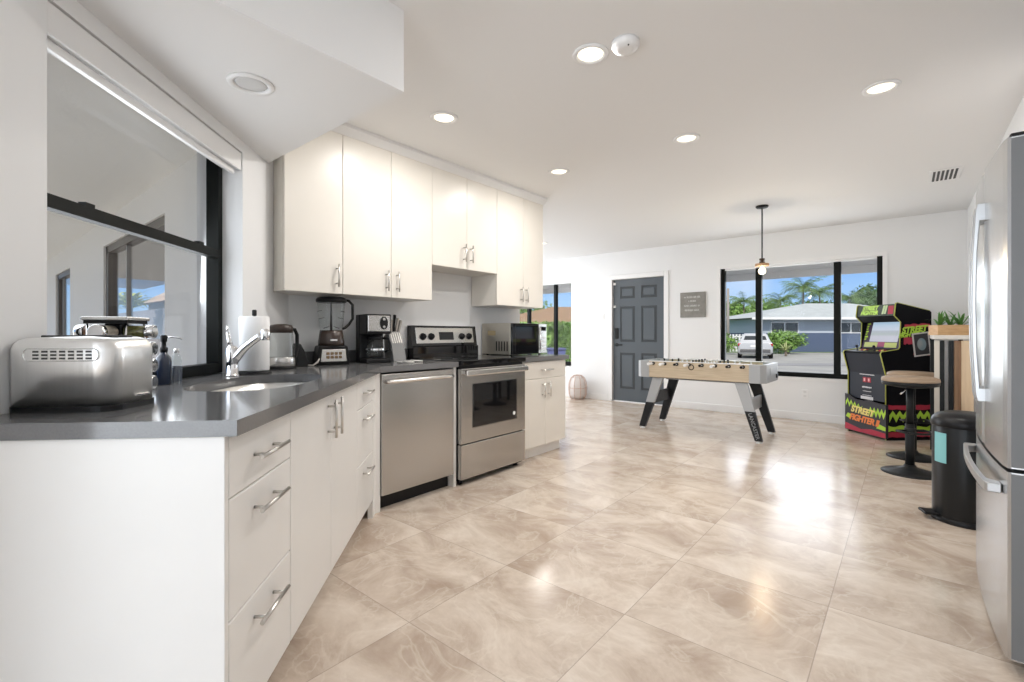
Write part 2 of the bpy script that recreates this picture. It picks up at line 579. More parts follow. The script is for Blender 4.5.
# stiles and rails standing proud of the panels
mbr = MB()
xs2 = [-DW / 2, cols[0][0], cols[0][1], cols[1][0], cols[1][1], DW / 2]
for a, b in ((0, 1), (2, 3), (4, 5)):
    mbr.box(xs2[a], xs2[b], 0.0, 0.009, 0, DH)
zs2 = [0, rows[0][0], rows[0][1], rows[1][0], rows[1][1], rows[2][0], rows[2][1], DH]
for c in cols:
    for a, b in ((0, 1), (2, 3), (4, 5), (6, 7)):
        mbr.box(c[0], c[1], 0.0, 0.009, zs2[a], zs2[b])
struct(mbr.build('door_frame', M_DOOR, door))
for c in cols:
    for z in rows:
        mbf.prism([(c[0], z[0]), (c[1], z[0]), (c[1], z[1]), (c[0], z[1])], 0.0075, 0.0085, axis='y')
        i = 0.035
        mbp.box(c[0] + i, c[1] - i, -0.002, 0.012, z[0] + i, z[1] - i, 0.008, 1)
struct(mbf.build('door_moulding', M_DOORD, door))
struct(mbp.build('door_panel', M_DOOR, door))
hx = -DW / 2 + 0.065
mb = MB().box(hx - 0.03, hx + 0.03, -0.02, 0, 1.03, 1.21, 0.006, 1)
struct(mb.build('door_deadbolt', M_BLKMET, door))
mb = MB().cyl((hx, -0.012, 0.93), (hx, 0, 0.93), 0.028).cyl((hx, -0.05, 0.93), (hx, 0, 0.93), 0.01).cyl((hx, -0.05, 0.93), (hx + 0.12, -0.05, 0.93), 0.01, 0.008)
struct(mb.build('door_handle', M_BLKMET, door))
mb = MB()
for z in (1.57, 1.95):
    mb.box(-DW / 2 - 0.001, -DW / 2 + 0.045, -0.012, 0, z - 0.02, z + 0.02, 0.003, 1)
struct(mb.build('door_sensor', M_WHITEP, door))

# ---- kitchen window in the diagonal wall
kw = struct_empty('window_3', DG(2.0, 1.30, CT + 0.004), R135)
f0, f1 = 0.0, 0.06
a0, a1 = HS0 - 2.0 + 0.005, HS1 - 2.0 - 0.005 + 0.0
H = HZ1 - CT - 0.012
mb = MB()
mb.box(a0, a1, f0, f1, 0, 0.05)
mb.box(a0, a0 + 0.05, f0, f1, 0.05, H)
mb.box(a1 - 0.040, a1, f0, f1, 0.05, H)
mb.box(a0 + 0.05, a1 - 0.040, f0, f1, H - 0.03, H)
struct(mb.build('window_frame', M_FRAME, kw))
zr = 1.520 - CT
mb = MB().box(a0 + 0.05, a1 - 0.040, f0 - 0.006, f0 + 0.034, zr, zr + 0.043)
for x in (a0 + 0.28, a1 - 0.20):
    mb.box(x - 0.02, x + 0.02, f0 - 0.004, f0 + 0.02, zr + 0.043, zr + 0.056)
struct(mb.build('window_rail', M_FRAME, kw))
struct(MB().box(a0 + 0.045, a1 - 0.035, 0.03, 0.035, 0.045, zr + 0.005).build('window_glass', M_GLASS, kw))
struct(MB().box(a0 + 0.045, a1 - 0.035, 0.042, 0.047, zr + 0.035, H - 0.025).build('window_glass', M_GLASS, kw))
# blind box across the top of the recess
vb = thing('roller_blind', 'white roller blind box across the top of the kitchen sink window', 'blind', DG(2.0, 1.2, 1.985), R135)
MB().box(HS0 - 2 + 0.004, HS1 - 2 - 0.006, 0.004, 0.016, 0.012, 0.104, 0.002, 1).build('front_cover', M_TRIM, vb)
MB().box(HS0 - 2 + 0.006, HS1 - 2 - 0.008, 0.02, 0.10, 0.02, 0.105).build('blind_housing', M_TRIM, vb)
MB().box(HS0 - 2 + 0.01, HS1 - 2 - 0.02, 0.03, 0.05, -0.012, 0.016, 0.004, 1).build('bottom_bar', mat('pale_blind_bar', (0.86, 0.86, 0.86), 0.3), vb)

# ================================================================== CABINETRY
def bar_handle(parent, M, length, horiz=True, r=0.006, off=0.034):
    mb = MB(M)
    h = length / 2
    q = h * 0.66
    if horiz:
        mb.cyl((-h, -off, 0), (h, -off, 0), r, seg=12)
        for x in (-q, q): mb.cyl((x, -off, 0), (x, 0, 0), r * 0.8, seg=10)
    else:
        mb.cyl((0, -off, -h), (0, -off, h), r, seg=12)
        for z in (-q, q): mb.cyl((0, -off, z), (0, 0, z), r * 0.8, seg=10)
    return mb.build('handle', M_NICKEL, parent)

def Tm(x=0, y=0, z=0): return Matrix.Translation((x, y, z))

def base_carcass(r, w, depth, hollow=False):
    mb = MB()
    if hollow:
        mb.box(0, 0.018, 0.021, depth, 0.108, 0.883).box(w - 0.018, w, 0.021, depth, 0.108, 0.883)
        mb.box(0.018, w - 0.018, 0.021, depth, 0.108, 0.126).box(0.018, w - 0.018, depth - 0.01, depth, 0.126, 0.883)
    else:
        mb.box(0, w, 0.021, depth, 0.108, 0.883)
    mb.build('carcass', M_CABIN, r)
    MB().box(0, w, 0.075, 0.09, 0.0, 0.108).build('toe_kick', M_CAB, r)

def slab(r, name, x0, x1, z0, z1, m=None):
    g = 0.0015
    return MB().box(x0 + g, x1 - g, 0.0, 0.019, z0 + g, z1 - g, 0.004, 2).build(name, m or M_CAB, r)

ZB, ZT = 0.108, 0.880
# three-drawer unit at the near end
c1 = thing('drawer_cabinet', 'white three drawer base cabinet with broad plain end panel, nearest the camera', 'cabinet', DG(1.221, 0.59), R135, 'white base cabinets')
base_carcass(c1, 0.405, 0.60)
MB().box(-0.019, -0.001, 0.0, 0.60, 0.0, 0.884, 0.0015, 1).build('end_panel', M_CAB, c1)
def drawers(r, w, hl):
    for z0, z1, hz in ((0.722, ZT, 0.80), (0.417, 0.722, 0.655), (ZB, 0.417, 0.352)):
        d = slab(r, 'drawer', 0, w, z0, z1)
        bar_handle(d, Tm(w / 2, 0, hz), hl)
drawers(c1, 0.405, 0.19)
# sink unit
c2 = thing('sink_cabinet', 'white two door base cabinet under the sink with tall paired bar handles', 'cabinet', DG(1.627, 0.59), R135, 'white base cabinets')
base_carcass(c2, 0.929, 0.60, True)
for x0, x1, hx_ in ((0, 0.46, 0.415), (0.46, 0.929, 0.505)):
    d = slab(c2, 'door', x0, x1, ZB, ZT)
    bar_handle(d, Tm(hx_, 0, 0.775), 0.16, False)
# narrow drawer unit at the corner
c3 = thing('drawer_cabinet', 'narrow white three drawer base cabinet in the corner beside the dishwasher', 'cabinet', DG(2.557, 0.59), R135, 'white base cabinets')
mb = MB()
mb.box(0, 0.40, 0.021, 0.45, 0.108, 0.883)
mb.build('carcass', M_CABIN, c3)
MB().box(0, 0.44, 0.075, 0.09, 0.0, 0.108).build('toe_kick', M_CAB, c3)
drawers(c3, 0.40, 0.17)
XF = -2.565
mb = MB(Matrix.Rotation(-R135, 4, 'Z') @ Tm(*[-a for a in DG(2.557, 0.59)]))
q0 = Vector(DG(2.96, 0.59)); q1 = Vector(DG(2.96, 0.62))
mb.prism([(q0.x, q0.y), (XF, 1.731), (XF, 1.768), (XF - 0.03, 1.768), (XF - 0.03, 1.745), (q1.x, q1.y)][::-1], 0.0, 0.884)
mb.build('corner_filler', M_CAB, c3)

# dishwasher
dw = thing('dishwasher', 'stainless steel dishwasher with full width bar handle and black kick plate', 'dishwasher', (XF, 1.772, 0), R90)
W = 0.622
MB().box(0.004, W - 0.004, 0.03, 0.58, 0.10, 0.872).build('body', M_BLACK, dw)
d = MB().box(0, W, -0.012, 0.03, 0.098, 0.873, 0.005, 2).build('door', M_STEELV, dw)
mb = MB()
mb.tube([(0.035, -0.012, 0.823), (0.045, -0.045, 0.826), (0.09, -0.055, 0.826), (W - 0.09, -0.055, 0.826), (W - 0.045, -0.045, 0.826), (W - 0.035, -0.012, 0.823)], 0.0135, seg=12)
mb.build('handle', mat('bright_steel', (0.74, 0.73, 0.71), 0.22, 1.0), d)
MB().box(0.0, W, 0.055, 0.075, 0.0, 0.094).build('kick_plate', M_BLACK, dw)
# filler strip between dishwasher and range
tag(MB().box(XF - 0.45, XF, 2.402, 2.428, 0.0, 0.884).build('filler_strip', M_CAB), 'narrow white upright filler between dishwasher and range', 'panel')

# worktops
def fill_slab(outer, hole, z0, z1):
    bm = bmesh.new()
    def loop(pts, z):
        vs = [bm.verts.new((x, y, z)) for x, y in pts]
        es = [bm.edges.new((vs[i], vs[(i + 1) % len(vs)])) for i in range(len(vs))]
        return vs, es
    for z in (z0, z1):
        L = [loop(outer, z)] + ([loop(hole, z)] if hole else [])
        es = [e for l in L for e in l[1]]
        bmesh.ops.triangle_fill(bm, use_beauty=True, use_dissolve=False, edges=es)
        if z == z0: A = [l[0] for l in L]
        else: B = [l[0] for l in L]
    for a, b in zip(A, B):
        n = len(a)
        for i in range(n):
            bm.faces.new((a[i], a[(i + 1) % n], b[(i + 1) % n], b[i]))
    bmesh.ops.recalc_face_normals(bm, faces=list(bm.faces))
    m = MB(); m.bm.free(); m.bm = bm
    return m

def dxy(s, m): return DG(s, m)[:2]
SKS, SKM, SKA, SKB = 2.15, 0.90, 0.365, 0.21
def superell(a, b, n=48, p=2.7):
    out = []
    for i in range(n):
        t = 2 * PI * i / n
        c, s = math.cos(t), math.sin(t)
        out.append((a * math.copysign(abs(c) ** (2 / p), c), b * math.copysign(abs(s) ** (2 / p), s)))
    return out
hole = [dxy(SKS + x, SKM + y) for x, y in superell(SKA, SKB)]
outer = [dxy(1.190, 0.556), (-2.54, 1.754), (-2.54, 2.430), (XL + 0.004, 2.430), (XL + 0.004, 1.4725 + 0.009),
         dxy(HS1 - 0.004, 1.197), dxy(HS1 - 0.004, 1.425), dxy(HS0 + 0.004, 1.425), dxy(HS0 + 0.004, 1.197), dxy(1.190, 1.197)]
wt1 = fill_slab(outer, hole, 0.886, CT).build('worktop', M_STONE)
tag(wt1, 'long dark grey polished stone worktop bending from the sink to the range', 'countertop')
tag(MB().box(XL + 0.002, XL + 0.018, 1.50, 2.430, CT, CT + 0.085, 0.002, 1).build('backsplash_strip', M_STONE), 'low dark stone backsplash strip along the wall behind the blender and coffee maker', 'backsplash')
wt2 = fill_slab([(-2.54, 3.206), (-2.54, 3.92), (XL + 0.004, 3.92), (XL + 0.004, 3.206)], None, 0.886, CT).build('worktop', M_STONE)
tag(wt2, 'short dark grey stone worktop beyond the range, under the microwave', 'countertop')

# sink bowl
sk = thing('kitchen_sink', 'oval stainless steel undermount sink below the faucet', 'sink', DG(SKS, SKM, 0.72), R135)
bm = bmesh.new()
rings = []
for sc_, z in ((1.05, 0.164), (1.0, 0.164), (0.985, 0.12), (0.95, 0.05), (0.90, 0.022), (0.80, 0.008), (0.3, 0.002), (0.12, 0.0)):
    rings.append([bm.verts.new((x, y, z)) for x, y in superell(SKA * sc_, SKB * sc_)])
for a, b in zip(rings, rings[1:]):
    n = len(a)
    for i in range(n):
        f = bm.faces.new((a[i], b[i], b[(i + 1) % n], a[(i + 1) % n])); f.smooth = True
bm.faces.new(rings[-1])
m = MB(); m.bm.free(); m.bm = bm
m.build('bowl', mat('satin_sink_steel', (0.70, 0.70, 0.69), 0.25, 1.0), sk)
MB().lathe([(0.045, 0.003), (0.04, 0.006), (0.02, 0.004)], seg=20).build('drain', M_CHROME, sk)

# right-hand base cabinet
c4 = thing('base_cabinet', 'white base cabinet, warm light tinted into its fronts, with one drawer over two doors, right of range', 'cabinet', (XF, 3.212, 0), R90, 'white base cabinets')
W = 0.685
base_carcass(c4, W, 0.60)
d = slab(c4, 'drawer', 0, W, 0.722, ZT, M_CAB_WARMLIT); bar_handle(d, Tm(W / 2, 0, 0.80), 0.17)
for x0, x1, hx_ in ((0, W / 2, W / 2 - 0.045), (W / 2, W, W / 2 + 0.045)):
    d = slab(c4, 'door', x0, x1, ZB, 0.722, M_CAB_WARMLIT)
    bar_handle(d, Tm(hx_, 0, 0.62), 0.14, False)

# wall cabinets
XU = -2.841
UD = 0.325
def wall_cab(label, y0, widths, z0, z1, handles, hz):
    r = thing('wall_cabinet', label, 'cabinet', (XU, y0, z0), R90, 'cream wall cabinets')
    W = sum(widths)
    MB().box(0.0005, W - 0.0005, 0.021, UD, 0, z1 - z0 - 0.002).build('carcass', M_CAB_WARMLIT, r)
    x = 0
    for w, hx_ in zip(widths, handles):
        d = MB().box(x + 0.0015, x + w - 0.0015, 0, 0.019, 0.0, z1 - z0 - 0.002, 0.003, 2).build('door', M_CAB_WARMLIT, r)
        bar_handle(d, Tm(hx_, 0, hz), 0.145, False)
        x += w
    return r
UB, UT = 1.392, 2.446
wall_cab('single door wall cabinet above the blender, tucked under the dropped soffit', 1.29, [0.381], UB, UT, [0.335], 0.115)
wall_cab('tall two door wall cabinet above the coffee maker', 1.671, [0.381, 0.381], UB, UT, [0.336, 0.426], 0.115)
wall_cab('short two door wall cabinet above the range', 2.433, [0.381, 0.381], 1.672, UT, [0.341, 0.421], 0.13)
wall_cab('tall two door wall cabinet above the microwave, at the wall end', 3.195, [0.381, 0.325], UB, UT, [0.339, 0.419], 0.115)

# ================================================================== RANGE
rg = thing('range', 'freestanding stainless electric range with black glass top and knobs on backguard', 'range', (-2.52, 2.438, 0), R90)
W = 0.762
MB().box(0.004, W - 0.004, 0.03, 0.636, 0.03, 0.893).build('body', M_BLACK, rg)
MB().box(0.0, W, -0.01, 0.60, 0.894, 0.934, 0.006, 2).build('cooktop', M_BLKGLS, rg)
for x, y, rr in ((0.2, 0.16, 0.10), (0.56, 0.16, 0.08), (0.2, 0.43, 0.075), (0.56, 0.43, 0.10)):
    MB().lathe([(rr, 0.9343), (rr - 0.003, 0.9345)], (x, y, 0), seg=40, cap0=False, cap1=False).build('burner_ring', mat('grey_burner_print', (0.12, 0.12, 0.12), 0.3), rg)
# oven door
d = MB().box(0.0, W, 0.0, 0.045, 0.310, 0.872, 0.006, 2).build('oven_door', M_STEELV, rg)
MB().box(0.115, W - 0.115, -0.003, 0.01, 0.415, 0.757, 0.012, 3).build('oven_window', M_BLKGLS, d)
mb = MB()
mb.box(0.015, W - 0.015, -0.050, -0.030, 0.818, 0.862, 0.008, 3)
for x in (0.02, W - 0.05): mb.box(x, x + 0.03, -0.034, 0.002, 0.828, 0.856, 0.004, 1)
mb.build('handle', mat('bright_steel', (0.74, 0.73, 0.71), 0.22, 1.0), d)
MB().lathe([(0.016, 0), (0.016, 0.002)], M=Tm(W - 0.155, -0.003, 0.47) @ Matrix.Rotation(PI / 2, 4, 'X'), seg=20).build('round_sticker', M_WHITEP, d)
MB().box(0.0, W, 0.0, 0.045, 0.045, 0.304, 0.006, 2).build('storage_drawer', M_STEELV, rg)
for x in (0.05, W - 0.05):
    for y in (0.07, 0.58): MB().lathe([(0.02, 0), (0.02, 0.032)], (x, y, 0), seg=12).build('foot', M_BLACK, rg)
# backguard
mb = MB().prism([(0.560, 0.934), (0.560, 1.02), (0.575, 1.03), (0.60, 1.20), (0.64, 1.20), (0.64, 0.90), (0.61, 0.90), (0.61, 0.934)], 0.002, W - 0.002, axis='x')
bgd = mb.build('backguard', M_BLKGLS, rg)
SL = math.atan2(0.025, 0.155)
MBG = Tm(W / 2, 0.5725, 1.033) @ Matrix.Rotation(-SL, 4, 'X')
MB(MBG).box(-0.335, 0.335, -0.004, 0.004, 0.015, 0.152, 0.003, 1).build('control_panel', M_STEEL, bgd)
MB(MBG).box(-0.085, 0.085, -0.006, 0.0, 0.045, 0.115, 0.002, 1).build('display', M_BLKGLS, bgd)
for x in (-0.265, -0.175, 0.185, 0.275):
    k = MB(MBG @ Tm(x, -0.004, 0.075) @ Matrix.Rotation(PI / 2, 4, 'X'))
    k.lathe([(0.03, 0), (0.03, 0.006), (0.022, 0.008), (0.02, 0.026), (0.017, 0.028)], seg=20)
    k.box(-0.004, 0.004, -0.02, 0.02, 0.02, 0.034, 0.002, 1)
    k.build('knob', M_BLACK, bgd)

# ================================================================== REFRIGERATOR
fr = thing('refrigerator', 'stainless french door refrigerator at the right edge with freezer drawer', 'refrigerator', (0.256, 3.165, 0), -R90)
# local x runs towards the camera (world -Y), local y into the wall (+X)
W = 0.905
MB().box(0.004, W - 0.004, 0.075, 0.80, 0.03, 1.77, 0.004, 1).build('body', mat('dark_grey_fridge_side', (0.17, 0.175, 0.18), 0.45), fr)
M_FR = mat('fridge_steel', (0.55, 0.555, 0.56), 0.26, 1.0, bump=0.006, bscale=40, stretch=(1, 1, 25))
def bowed(x0, x1, z0, z1, c, half, bow, y1):
    n = 10
    pts = []
    for i in range(n + 1):
        x = x0 + (x1 - x0) * i / n
        pts.append((x, -bow * (1 - ((x - c) / half) ** 2)))
    edge = 0.012
    poly = [(x0, y1), (x0, pts[0][1] + edge)] + [(x0 + edge * 0.3, pts[0][1] + edge * 0.3)] + pts[1:-1] + [(x1 - edge * 0.3, pts[-1][1] + edge * 0.3), (x1, pts[-1][1] + edge), (x1, y1)]
    return MB().prism(poly, z0, z1, axis='z')
for x0, x1, hx_ in ((0.002, W / 2 - 0.002, W / 2 - 0.045), (W / 2 + 0.002, W - 0.002, W / 2 + 0.045)):
    d = bowed(x0, x1, 0.685, 1.785, W / 2, W / 2, 0.014, 0.07).build('door', M_FR, fr)
    mb = MB()
    z0, z1 = 0.86, 1.655
    yb = -0.02
    prof = [(z0, -0.010), (z0, -0.036), (z0 + 0.03, -0.042), (z0 + 0.2, -0.050), ((z0 + z1) / 2, -0.053), (z1 - 0.2, -0.050), (z1 - 0.03, -0.042), (z1, -0.036), (z1, -0.010),
            (z1 - 0.07, -0.010), (z1 - 0.07, -0.028), (z1 - 0.2, -0.036), ((z0 + z1) / 2, -0.039), (z0 + 0.2, -0.036), (z0 + 0.055, -0.028), (z0 + 0.055, -0.010)]
    mb.prism([(y, z) for z, y in prof], hx_ - 0.014, hx_ + 0.014, axis='x', bev=0.003)
    mb.build('handle', mat('handle_steel', (0.46, 0.46, 0.46), 0.36, 1.0), d)
SIDE = mat('dark_grey_fridge_side', (0.2, 0.2, 0.2))
for z0, z1 in ((0.69, 1.78), (0.055, 0.667)):
    MB().box(W - 0.0019, W + 0.0002, 0.012, 0.07, z0, z1).build('door_edge', SIDE, fr)
d = bowed(0.002, W - 0.002, 0.05, 0.672, W / 2, W / 2, 0.014, 0.07).build('freezer_drawer', M_FR, fr)
mb = MB()
zh = 0.60
outer_, inner_ = [], []
for i in range(13):
    t = i / 12
    x = 0.07 + (W - 0.14) * t
    bow = 1 - (2 * t - 1) ** 2
    outer_.append((x, -0.046 - 0.016 * bow)); inner_.append((x, -0.030 - 0.016 * bow))
poly = [(0.06, -0.004)] + [(0.06, -0.04)] + outer_ + [(W - 0.06, -0.04), (W - 0.06, -0.004), (W - 0.105, -0.006)] + inner_[::-1][1:-1] + [(0.105, -0.006)]
mb.prism(poly, zh - 0.016, zh + 0.016, axis='z', bev=0.003)
mb.build('handle', mat('handle_steel', (0.46, 0.46, 0.46), 0.36, 1.0), d)
for x in (0.05, W - 0.05): MB().box(x - 0.04, x + 0.04, 0.01, 0.14, 1.772, 1.80, 0.004, 1).build('hinge_cover', M_BLACK, fr)
mb = MB().box(0.01, W - 0.01, 0.06, 0.1, 0.0, 0.045)
mb.build('base_grille', M_BLACK, fr)
for x in (0.08, W - 0.08): MB().lathe([(0.02, 0), (0.02, 0.032)], (x, 0.7, 0), seg=12).build('foot', M_BLACK, fr)


# ================================================================== CEILING FITTINGS
def downlight(x, y, z, label, on=True, watts=10.5):
    r = thing('ceiling_downlight', label, 'downlight', (x, y, z), 0, 'recessed ceiling downlights')
    MB().lathe([(0.088, 0), (0.086, -0.006), (0.072, -0.010), (0.062, -0.004), (0.062, 0.0)], seg=36).build('trim_ring', M_WHITEP, r)
    MB().lathe([(0.0615, -0.001), (0.050, -0.0035), (0.02, -0.0045)], seg=36).build('lens', M_LIGHT if on else mat('unlit_diffuser', (0.62, 0.62, 0.62), 0.3), r)
    if on:
        l = lamp('downlight_bulb', 'AREA', (x, y, z - 0.016), watts, (1.0, 0.965, 0.92), shape='DISK', size=0.11)
    return r
downlight(-1.185, 2.02, CEIL, 'lit recessed downlight closest to the round smoke detector')
downlight(-2.245, 2.02, CEIL, 'lit recessed downlight in front of the wall cabinets, nearer the dropped soffit')
downlight(-1.18, 3.32, CEIL, 'lit recessed downlight in mid ceiling, between the smoke detector and the pendant')
downlight(-0.107, 3.33, CEIL, 'lit recessed downlight nearest the refrigerator and the ceiling vent')
downlight(-2.245, 3.31, CEIL, 'lit recessed downlight by the far end of the wall cabinets')
downlight(-4.22, 5.77, CEIL, 'tiny distant lit downlight over the living area, seen past the wall cabinets')
downlight(-2.058, 0.80, 2.155, 'unlit recessed downlight in the underside of the dropped soffit', False)
sd = thing('smoke_detector', 'round white smoke detector on the ceiling', 'smoke detector', (-1.012, 2.045, CEIL))
MB().lathe([(0.065, 0), (0.065, -0.014), (0.055, -0.032), (0.03, -0.038)], seg=32).build('housing', M_WHITEP, sd)
MB().ball((0.03, -0.03, -0.036), 0.004, 1).build('indicator', M_BLACK, sd)
cv = thing('ceiling_vent', 'white slotted air vent in the ceiling near the right wall', 'vent', (0.255, 5.5, CEIL))
MB().box(-0.105, 0.105, -0.20, 0.20, -0.006, 0.0, 0.002, 1).build('frame', M_WHITEP, cv)
for i in range(6):
    x = -0.070 + i * 0.028
    MB().box(x - 0.008, x + 0.008, -0.165, 0.165, -0.0075, -0.0055).build('slot', mat('vent_shadow_grey', (0.05, 0.05, 0.05), 0.6), cv)

pl = thing('pendant_lamp', 'slim black pendant lamp with wooden disc and bare globe bulb', 'lamp', (-1.184, 5.603, CEIL))
MB().lathe([(0.062, 0), (0.062, -0.012), (0.052, -0.022), (0.01, -0.026)], seg=28).build('canopy', M_BLKMET, pl)
MB().cyl((0, 0, -0.02), (0, 0, -0.565), 0.007, seg=10).build('rod', M_BLKMET, pl)
mb = MB().lathe([(0.012, -0.56), (0.028, -0.565), (0.028, -0.575), (0.012, -0.578), (0.012, -0.60), (0.03, -0.603), (0.03, -0.618)], seg=20)
for k in range(4):
    a = PI / 4 + k * PI / 2
    mb.cyl((0.025 * math.cos(a), 0.025 * math.sin(a), -0.57), (0.025 * math.cos(a), 0.025 * math.sin(a), -0.61), 0.003, seg=6)
mb.build('socket', mat('bronze_socket', (0.10, 0.07, 0.05), 0.4, 0.7), pl)
MB().lathe([(0.066, -0.618), (0.068, -0.626), (0.068, -0.640), (0.066, -0.645)], seg=32).build('wood_disc', wood_mat('pendant_wood', (0.42, 0.24, 0.12), (0.60, 0.38, 0.21), (3, 12, 3)), pl)
MB().lathe([(0.012, -0.645), (0.016, -0.66), (0.030, -0.675), (0.037, -0.695), (0.033, -0.715), (0.02, -0.728), (0.004, -0.732)], seg=24).build('bulb', mat('warm_bulb', (1, 1, 1), 0.4, emit=(1.0, 0.78, 0.45), estr=5.0), pl)
lamp('pendant_bulb', 'POINT', (-1.184, 5.603, CEIL - 0.78), 8, (1.0, 0.80, 0.55), shadow_soft_size=0.03)

# ================================================================== ON THE BACK WALL
sg = thing('wall_sign', 'square grey wall sign with four lines of white lettering beside the door', 'sign', (-2.459, YB, 1.378))
MB().box(-0.187, 0.187, -0.022, 0, 0, 0.376, 0.003, 1).build('board', mat('grey_sign_board', (0.235, 0.225, 0.205), 0.6, var=0.15, vscale=20), sg)
mb = MB()
rnd = random.Random(4)
for z, w, h in ((0.305, 0.23, 0.030), (0.245, 0.10, 0.026), (0.175, 0.23, 0.026), (0.108, 0.21, 0.028)):
    x = -w / 2 - 0.01
    while x < w / 2 - 0.012:
        g = rnd.uniform(0.010, 0.017)
        kk = rnd.choice((0, 1, 2, 3))
        y0, y1 = -0.0235, -0.0215
        mb.box(x, x + 0.004, y0, y1, z - h / 2, z + h / 2 * (1 if kk else 0.4))
        if kk in (1, 3): mb.box(x + 0.004, x + g - 0.003, y0, y1, z - h / 2, z - h / 2 + 0.005)
        if kk in (0, 2): mb.box(x + 0.004, x + g - 0.003, y0, y1, z, z + 0.005)
        if kk != 1: mb.box(x + g - 0.006, x + g - 0.003, y0, y1, z - h / 2, z + h * 0.2)
        x += g + (0.014 if rnd.random() < 0.12 else 0.001)
mb.build('lettering', mat('sign_white', (0.72, 0.72, 0.70), 0.6), sg)
def plate(label, name, cat, x, z, rock):
    r = thing(name, label, cat, (x, YB, z))
    MB().box(-0.036, 0.036, -0.006, 0, -0.058, 0.058, 0.002, 1).build('cover_plate', M_WHITEP, r)
    if rock:
        MB().box(-0.016, 0.016, -0.011, -0.004, -0.033, 0.033, 0.002, 1).build('rocker', M_WHITEP, r)
    else:
        for s in (-1, 1):
            MB().box(-0.017, 0.017, -0.008, -0.004, s * 0.027 - 0.014, s * 0.027 + 0.014, 0.003, 1).build('socket', mat('outlet_face', (0.70, 0.70, 0.70), 0.4), r)
plate('white light switch on the wall just left of the charcoal door', 'light_switch', 'switch', -3.99, 1.42, True)
plate('white power outlet low on the wall under the front window', 'power_outlet', 'outlet', -1.014, 0.345, False)

# rattan lantern on the floor by the door
rl = thing('rattan_lantern', 'arch topped pinkish cane lantern with pale liner, on the floor left of the door', 'lantern', (-4.36, 7.0, 0))
M_CANE = mat('pink_cane', (0.60, 0.46, 0.40), 0.6, var=0.2, vscale=30)
mb = MB()
prof_l = [(0.115, 0.0), (0.150, 0.08), (0.158, 0.18), (0.150, 0.28), (0.12, 0.36), (0.07, 0.405), (0.0, 0.415)]
for k in range(9):
    a = 2 * PI * k / 9
    mb.tube([(r_ * math.cos(a), r_ * math.sin(a), z_ + 0.006) for r_, z_ in prof_l], 0.0075, seg=6)
for r_, z_ in ((0.118, 0.008), (0.158, 0.20), (0.07, 0.408)):
    mb.tube([(r_ * math.cos(2 * PI * i / 28), r_ * math.sin(2 * PI * i / 28), z_) for i in range(28)], 0.006, seg=6, closed=True)
mb.build('cane_frame', M_CANE, rl)
MB().lathe([(0.10, 0.012), (0.132, 0.09), (0.14, 0.18), (0.13, 0.27), (0.10, 0.345), (0.05, 0.385)], seg=28).build('liner', mat('lantern_liner', (0.72, 0.68, 0.66), 0.8), rl)

# ================================================================== COUNTER ITEMS (sink side)
# toaster
to = thing('toaster', 'wide polished stainless toaster with louvred vents, at the near end of worktop', 'toaster', DG(1.342, 0.945, CT), R135)
# local x away from camera, y towards wall
def rrect(x0, x1, y0, y1, r, n=6, rs=None):
    rs = rs or (r, r, r, r)
    out = []
    for (cx, cy, a0), rr in zip(((x0, y0, PI), (x1, y0, 1.5 * PI), (x1, y1, 0), (x0, y1, 0.5 * PI)), rs):
        sx_ = 1 if cx == x0 else -1
        sy_ = 1 if cy == y0 else -1
        for i in range(n + 1):
            a = a0 + i / n * PI / 2
            out.append((cx + sx_ * rr + rr * math.cos(a), cy + sy_ * rr + rr * math.sin(a)))
    return out
TW, TL = 0.185, 0.251
def toaster_body():
    bm = bmesh.new()
    base = rrect(0, TW, 0, TL, 0.035, 8, (0.05, 0.03, 0.012, 0.012))
    levels = [(0.012, 0.0, 0.0), (0.165, 0.0, 0.0), (0.178, 0.003, 0.0), (0.188, 0.010, 0.0), (0.193, 0.022, 0.0)]
    cx, cy = TW / 2, TL / 2
    rings = []
    for z, ins, _ in levels:
        ring = []
        for x, y in base:
            fx = (TW / 2 - ins) / (TW / 2); fy = (TL / 2 - ins) / (TL / 2)
            yy = cy + (y - cy) * fy
            hump = 0.010 * (1 - ((yy - cy) / (TL / 2)) ** 2) if z > 0.17 else 0
            ring.append(bm.verts.new((cx + (x - cx) * fx, yy, z + hump)))
        rings.append(ring)
    for a, b in zip(rings, rings[1:]):
        for i in range(len(a)):
            f = bm.faces.new((a[i], a[(i + 1) % len(a)], b[(i + 1) % len(a)], b[i])); f.smooth = True
    bm.faces.new(rings[0][::-1]); bm.faces.new(rings[-1])
    m = MB(); m.bm.free(); m.bm = bm
    return m
tb_ = toaster_body().build('body', mat('streaked_polished_steel', (0.88, 0.88, 0.87), 0.30, 1.0, bump=0.09, bscale=5, stretch=(14, 14, 0.3)), to)
mb = MB().prism(rrect(-0.004, TW + 0.003, -0.004, TL + 0.003, 0.035, 8, (0.052, 0.03, 0.02, 0.02)), 0.0, 0.016)
mb.build('base', M_BLACK, to)
mb = MB()
for k in range(7):
    yc = 0.055 + k * 0.0215
    for j in range(3):
        z = 0.140 + j * 0.009
        mb.box(-0.0015, 0.002, yc - 0.007, yc + 0.007, z, z + 0.005)
mb.build('vent', mat('dark_slot', (0.05, 0.05, 0.05), 0.5), tb_)
mb = MB()
p = [(0, 0.04, 0.152 + 0.016), (0, 0.205, 0.152 + 0.016), (0, 0.212, 0.152 + 0.010), (0, 0.214, 0.152), (0, 0.212, 0.142), (0, 0.205, 0.136), (0, 0.04, 0.136), (0, 0.033, 0.142), (0, 0.031, 0.152), (0, 0.033, 0.162)]
mb.tube([(-0.001, y, z) for _, y, z in p], 0.0016, seg=6, closed=True)
mb.build('vent_border', M_POLISH, tb_)
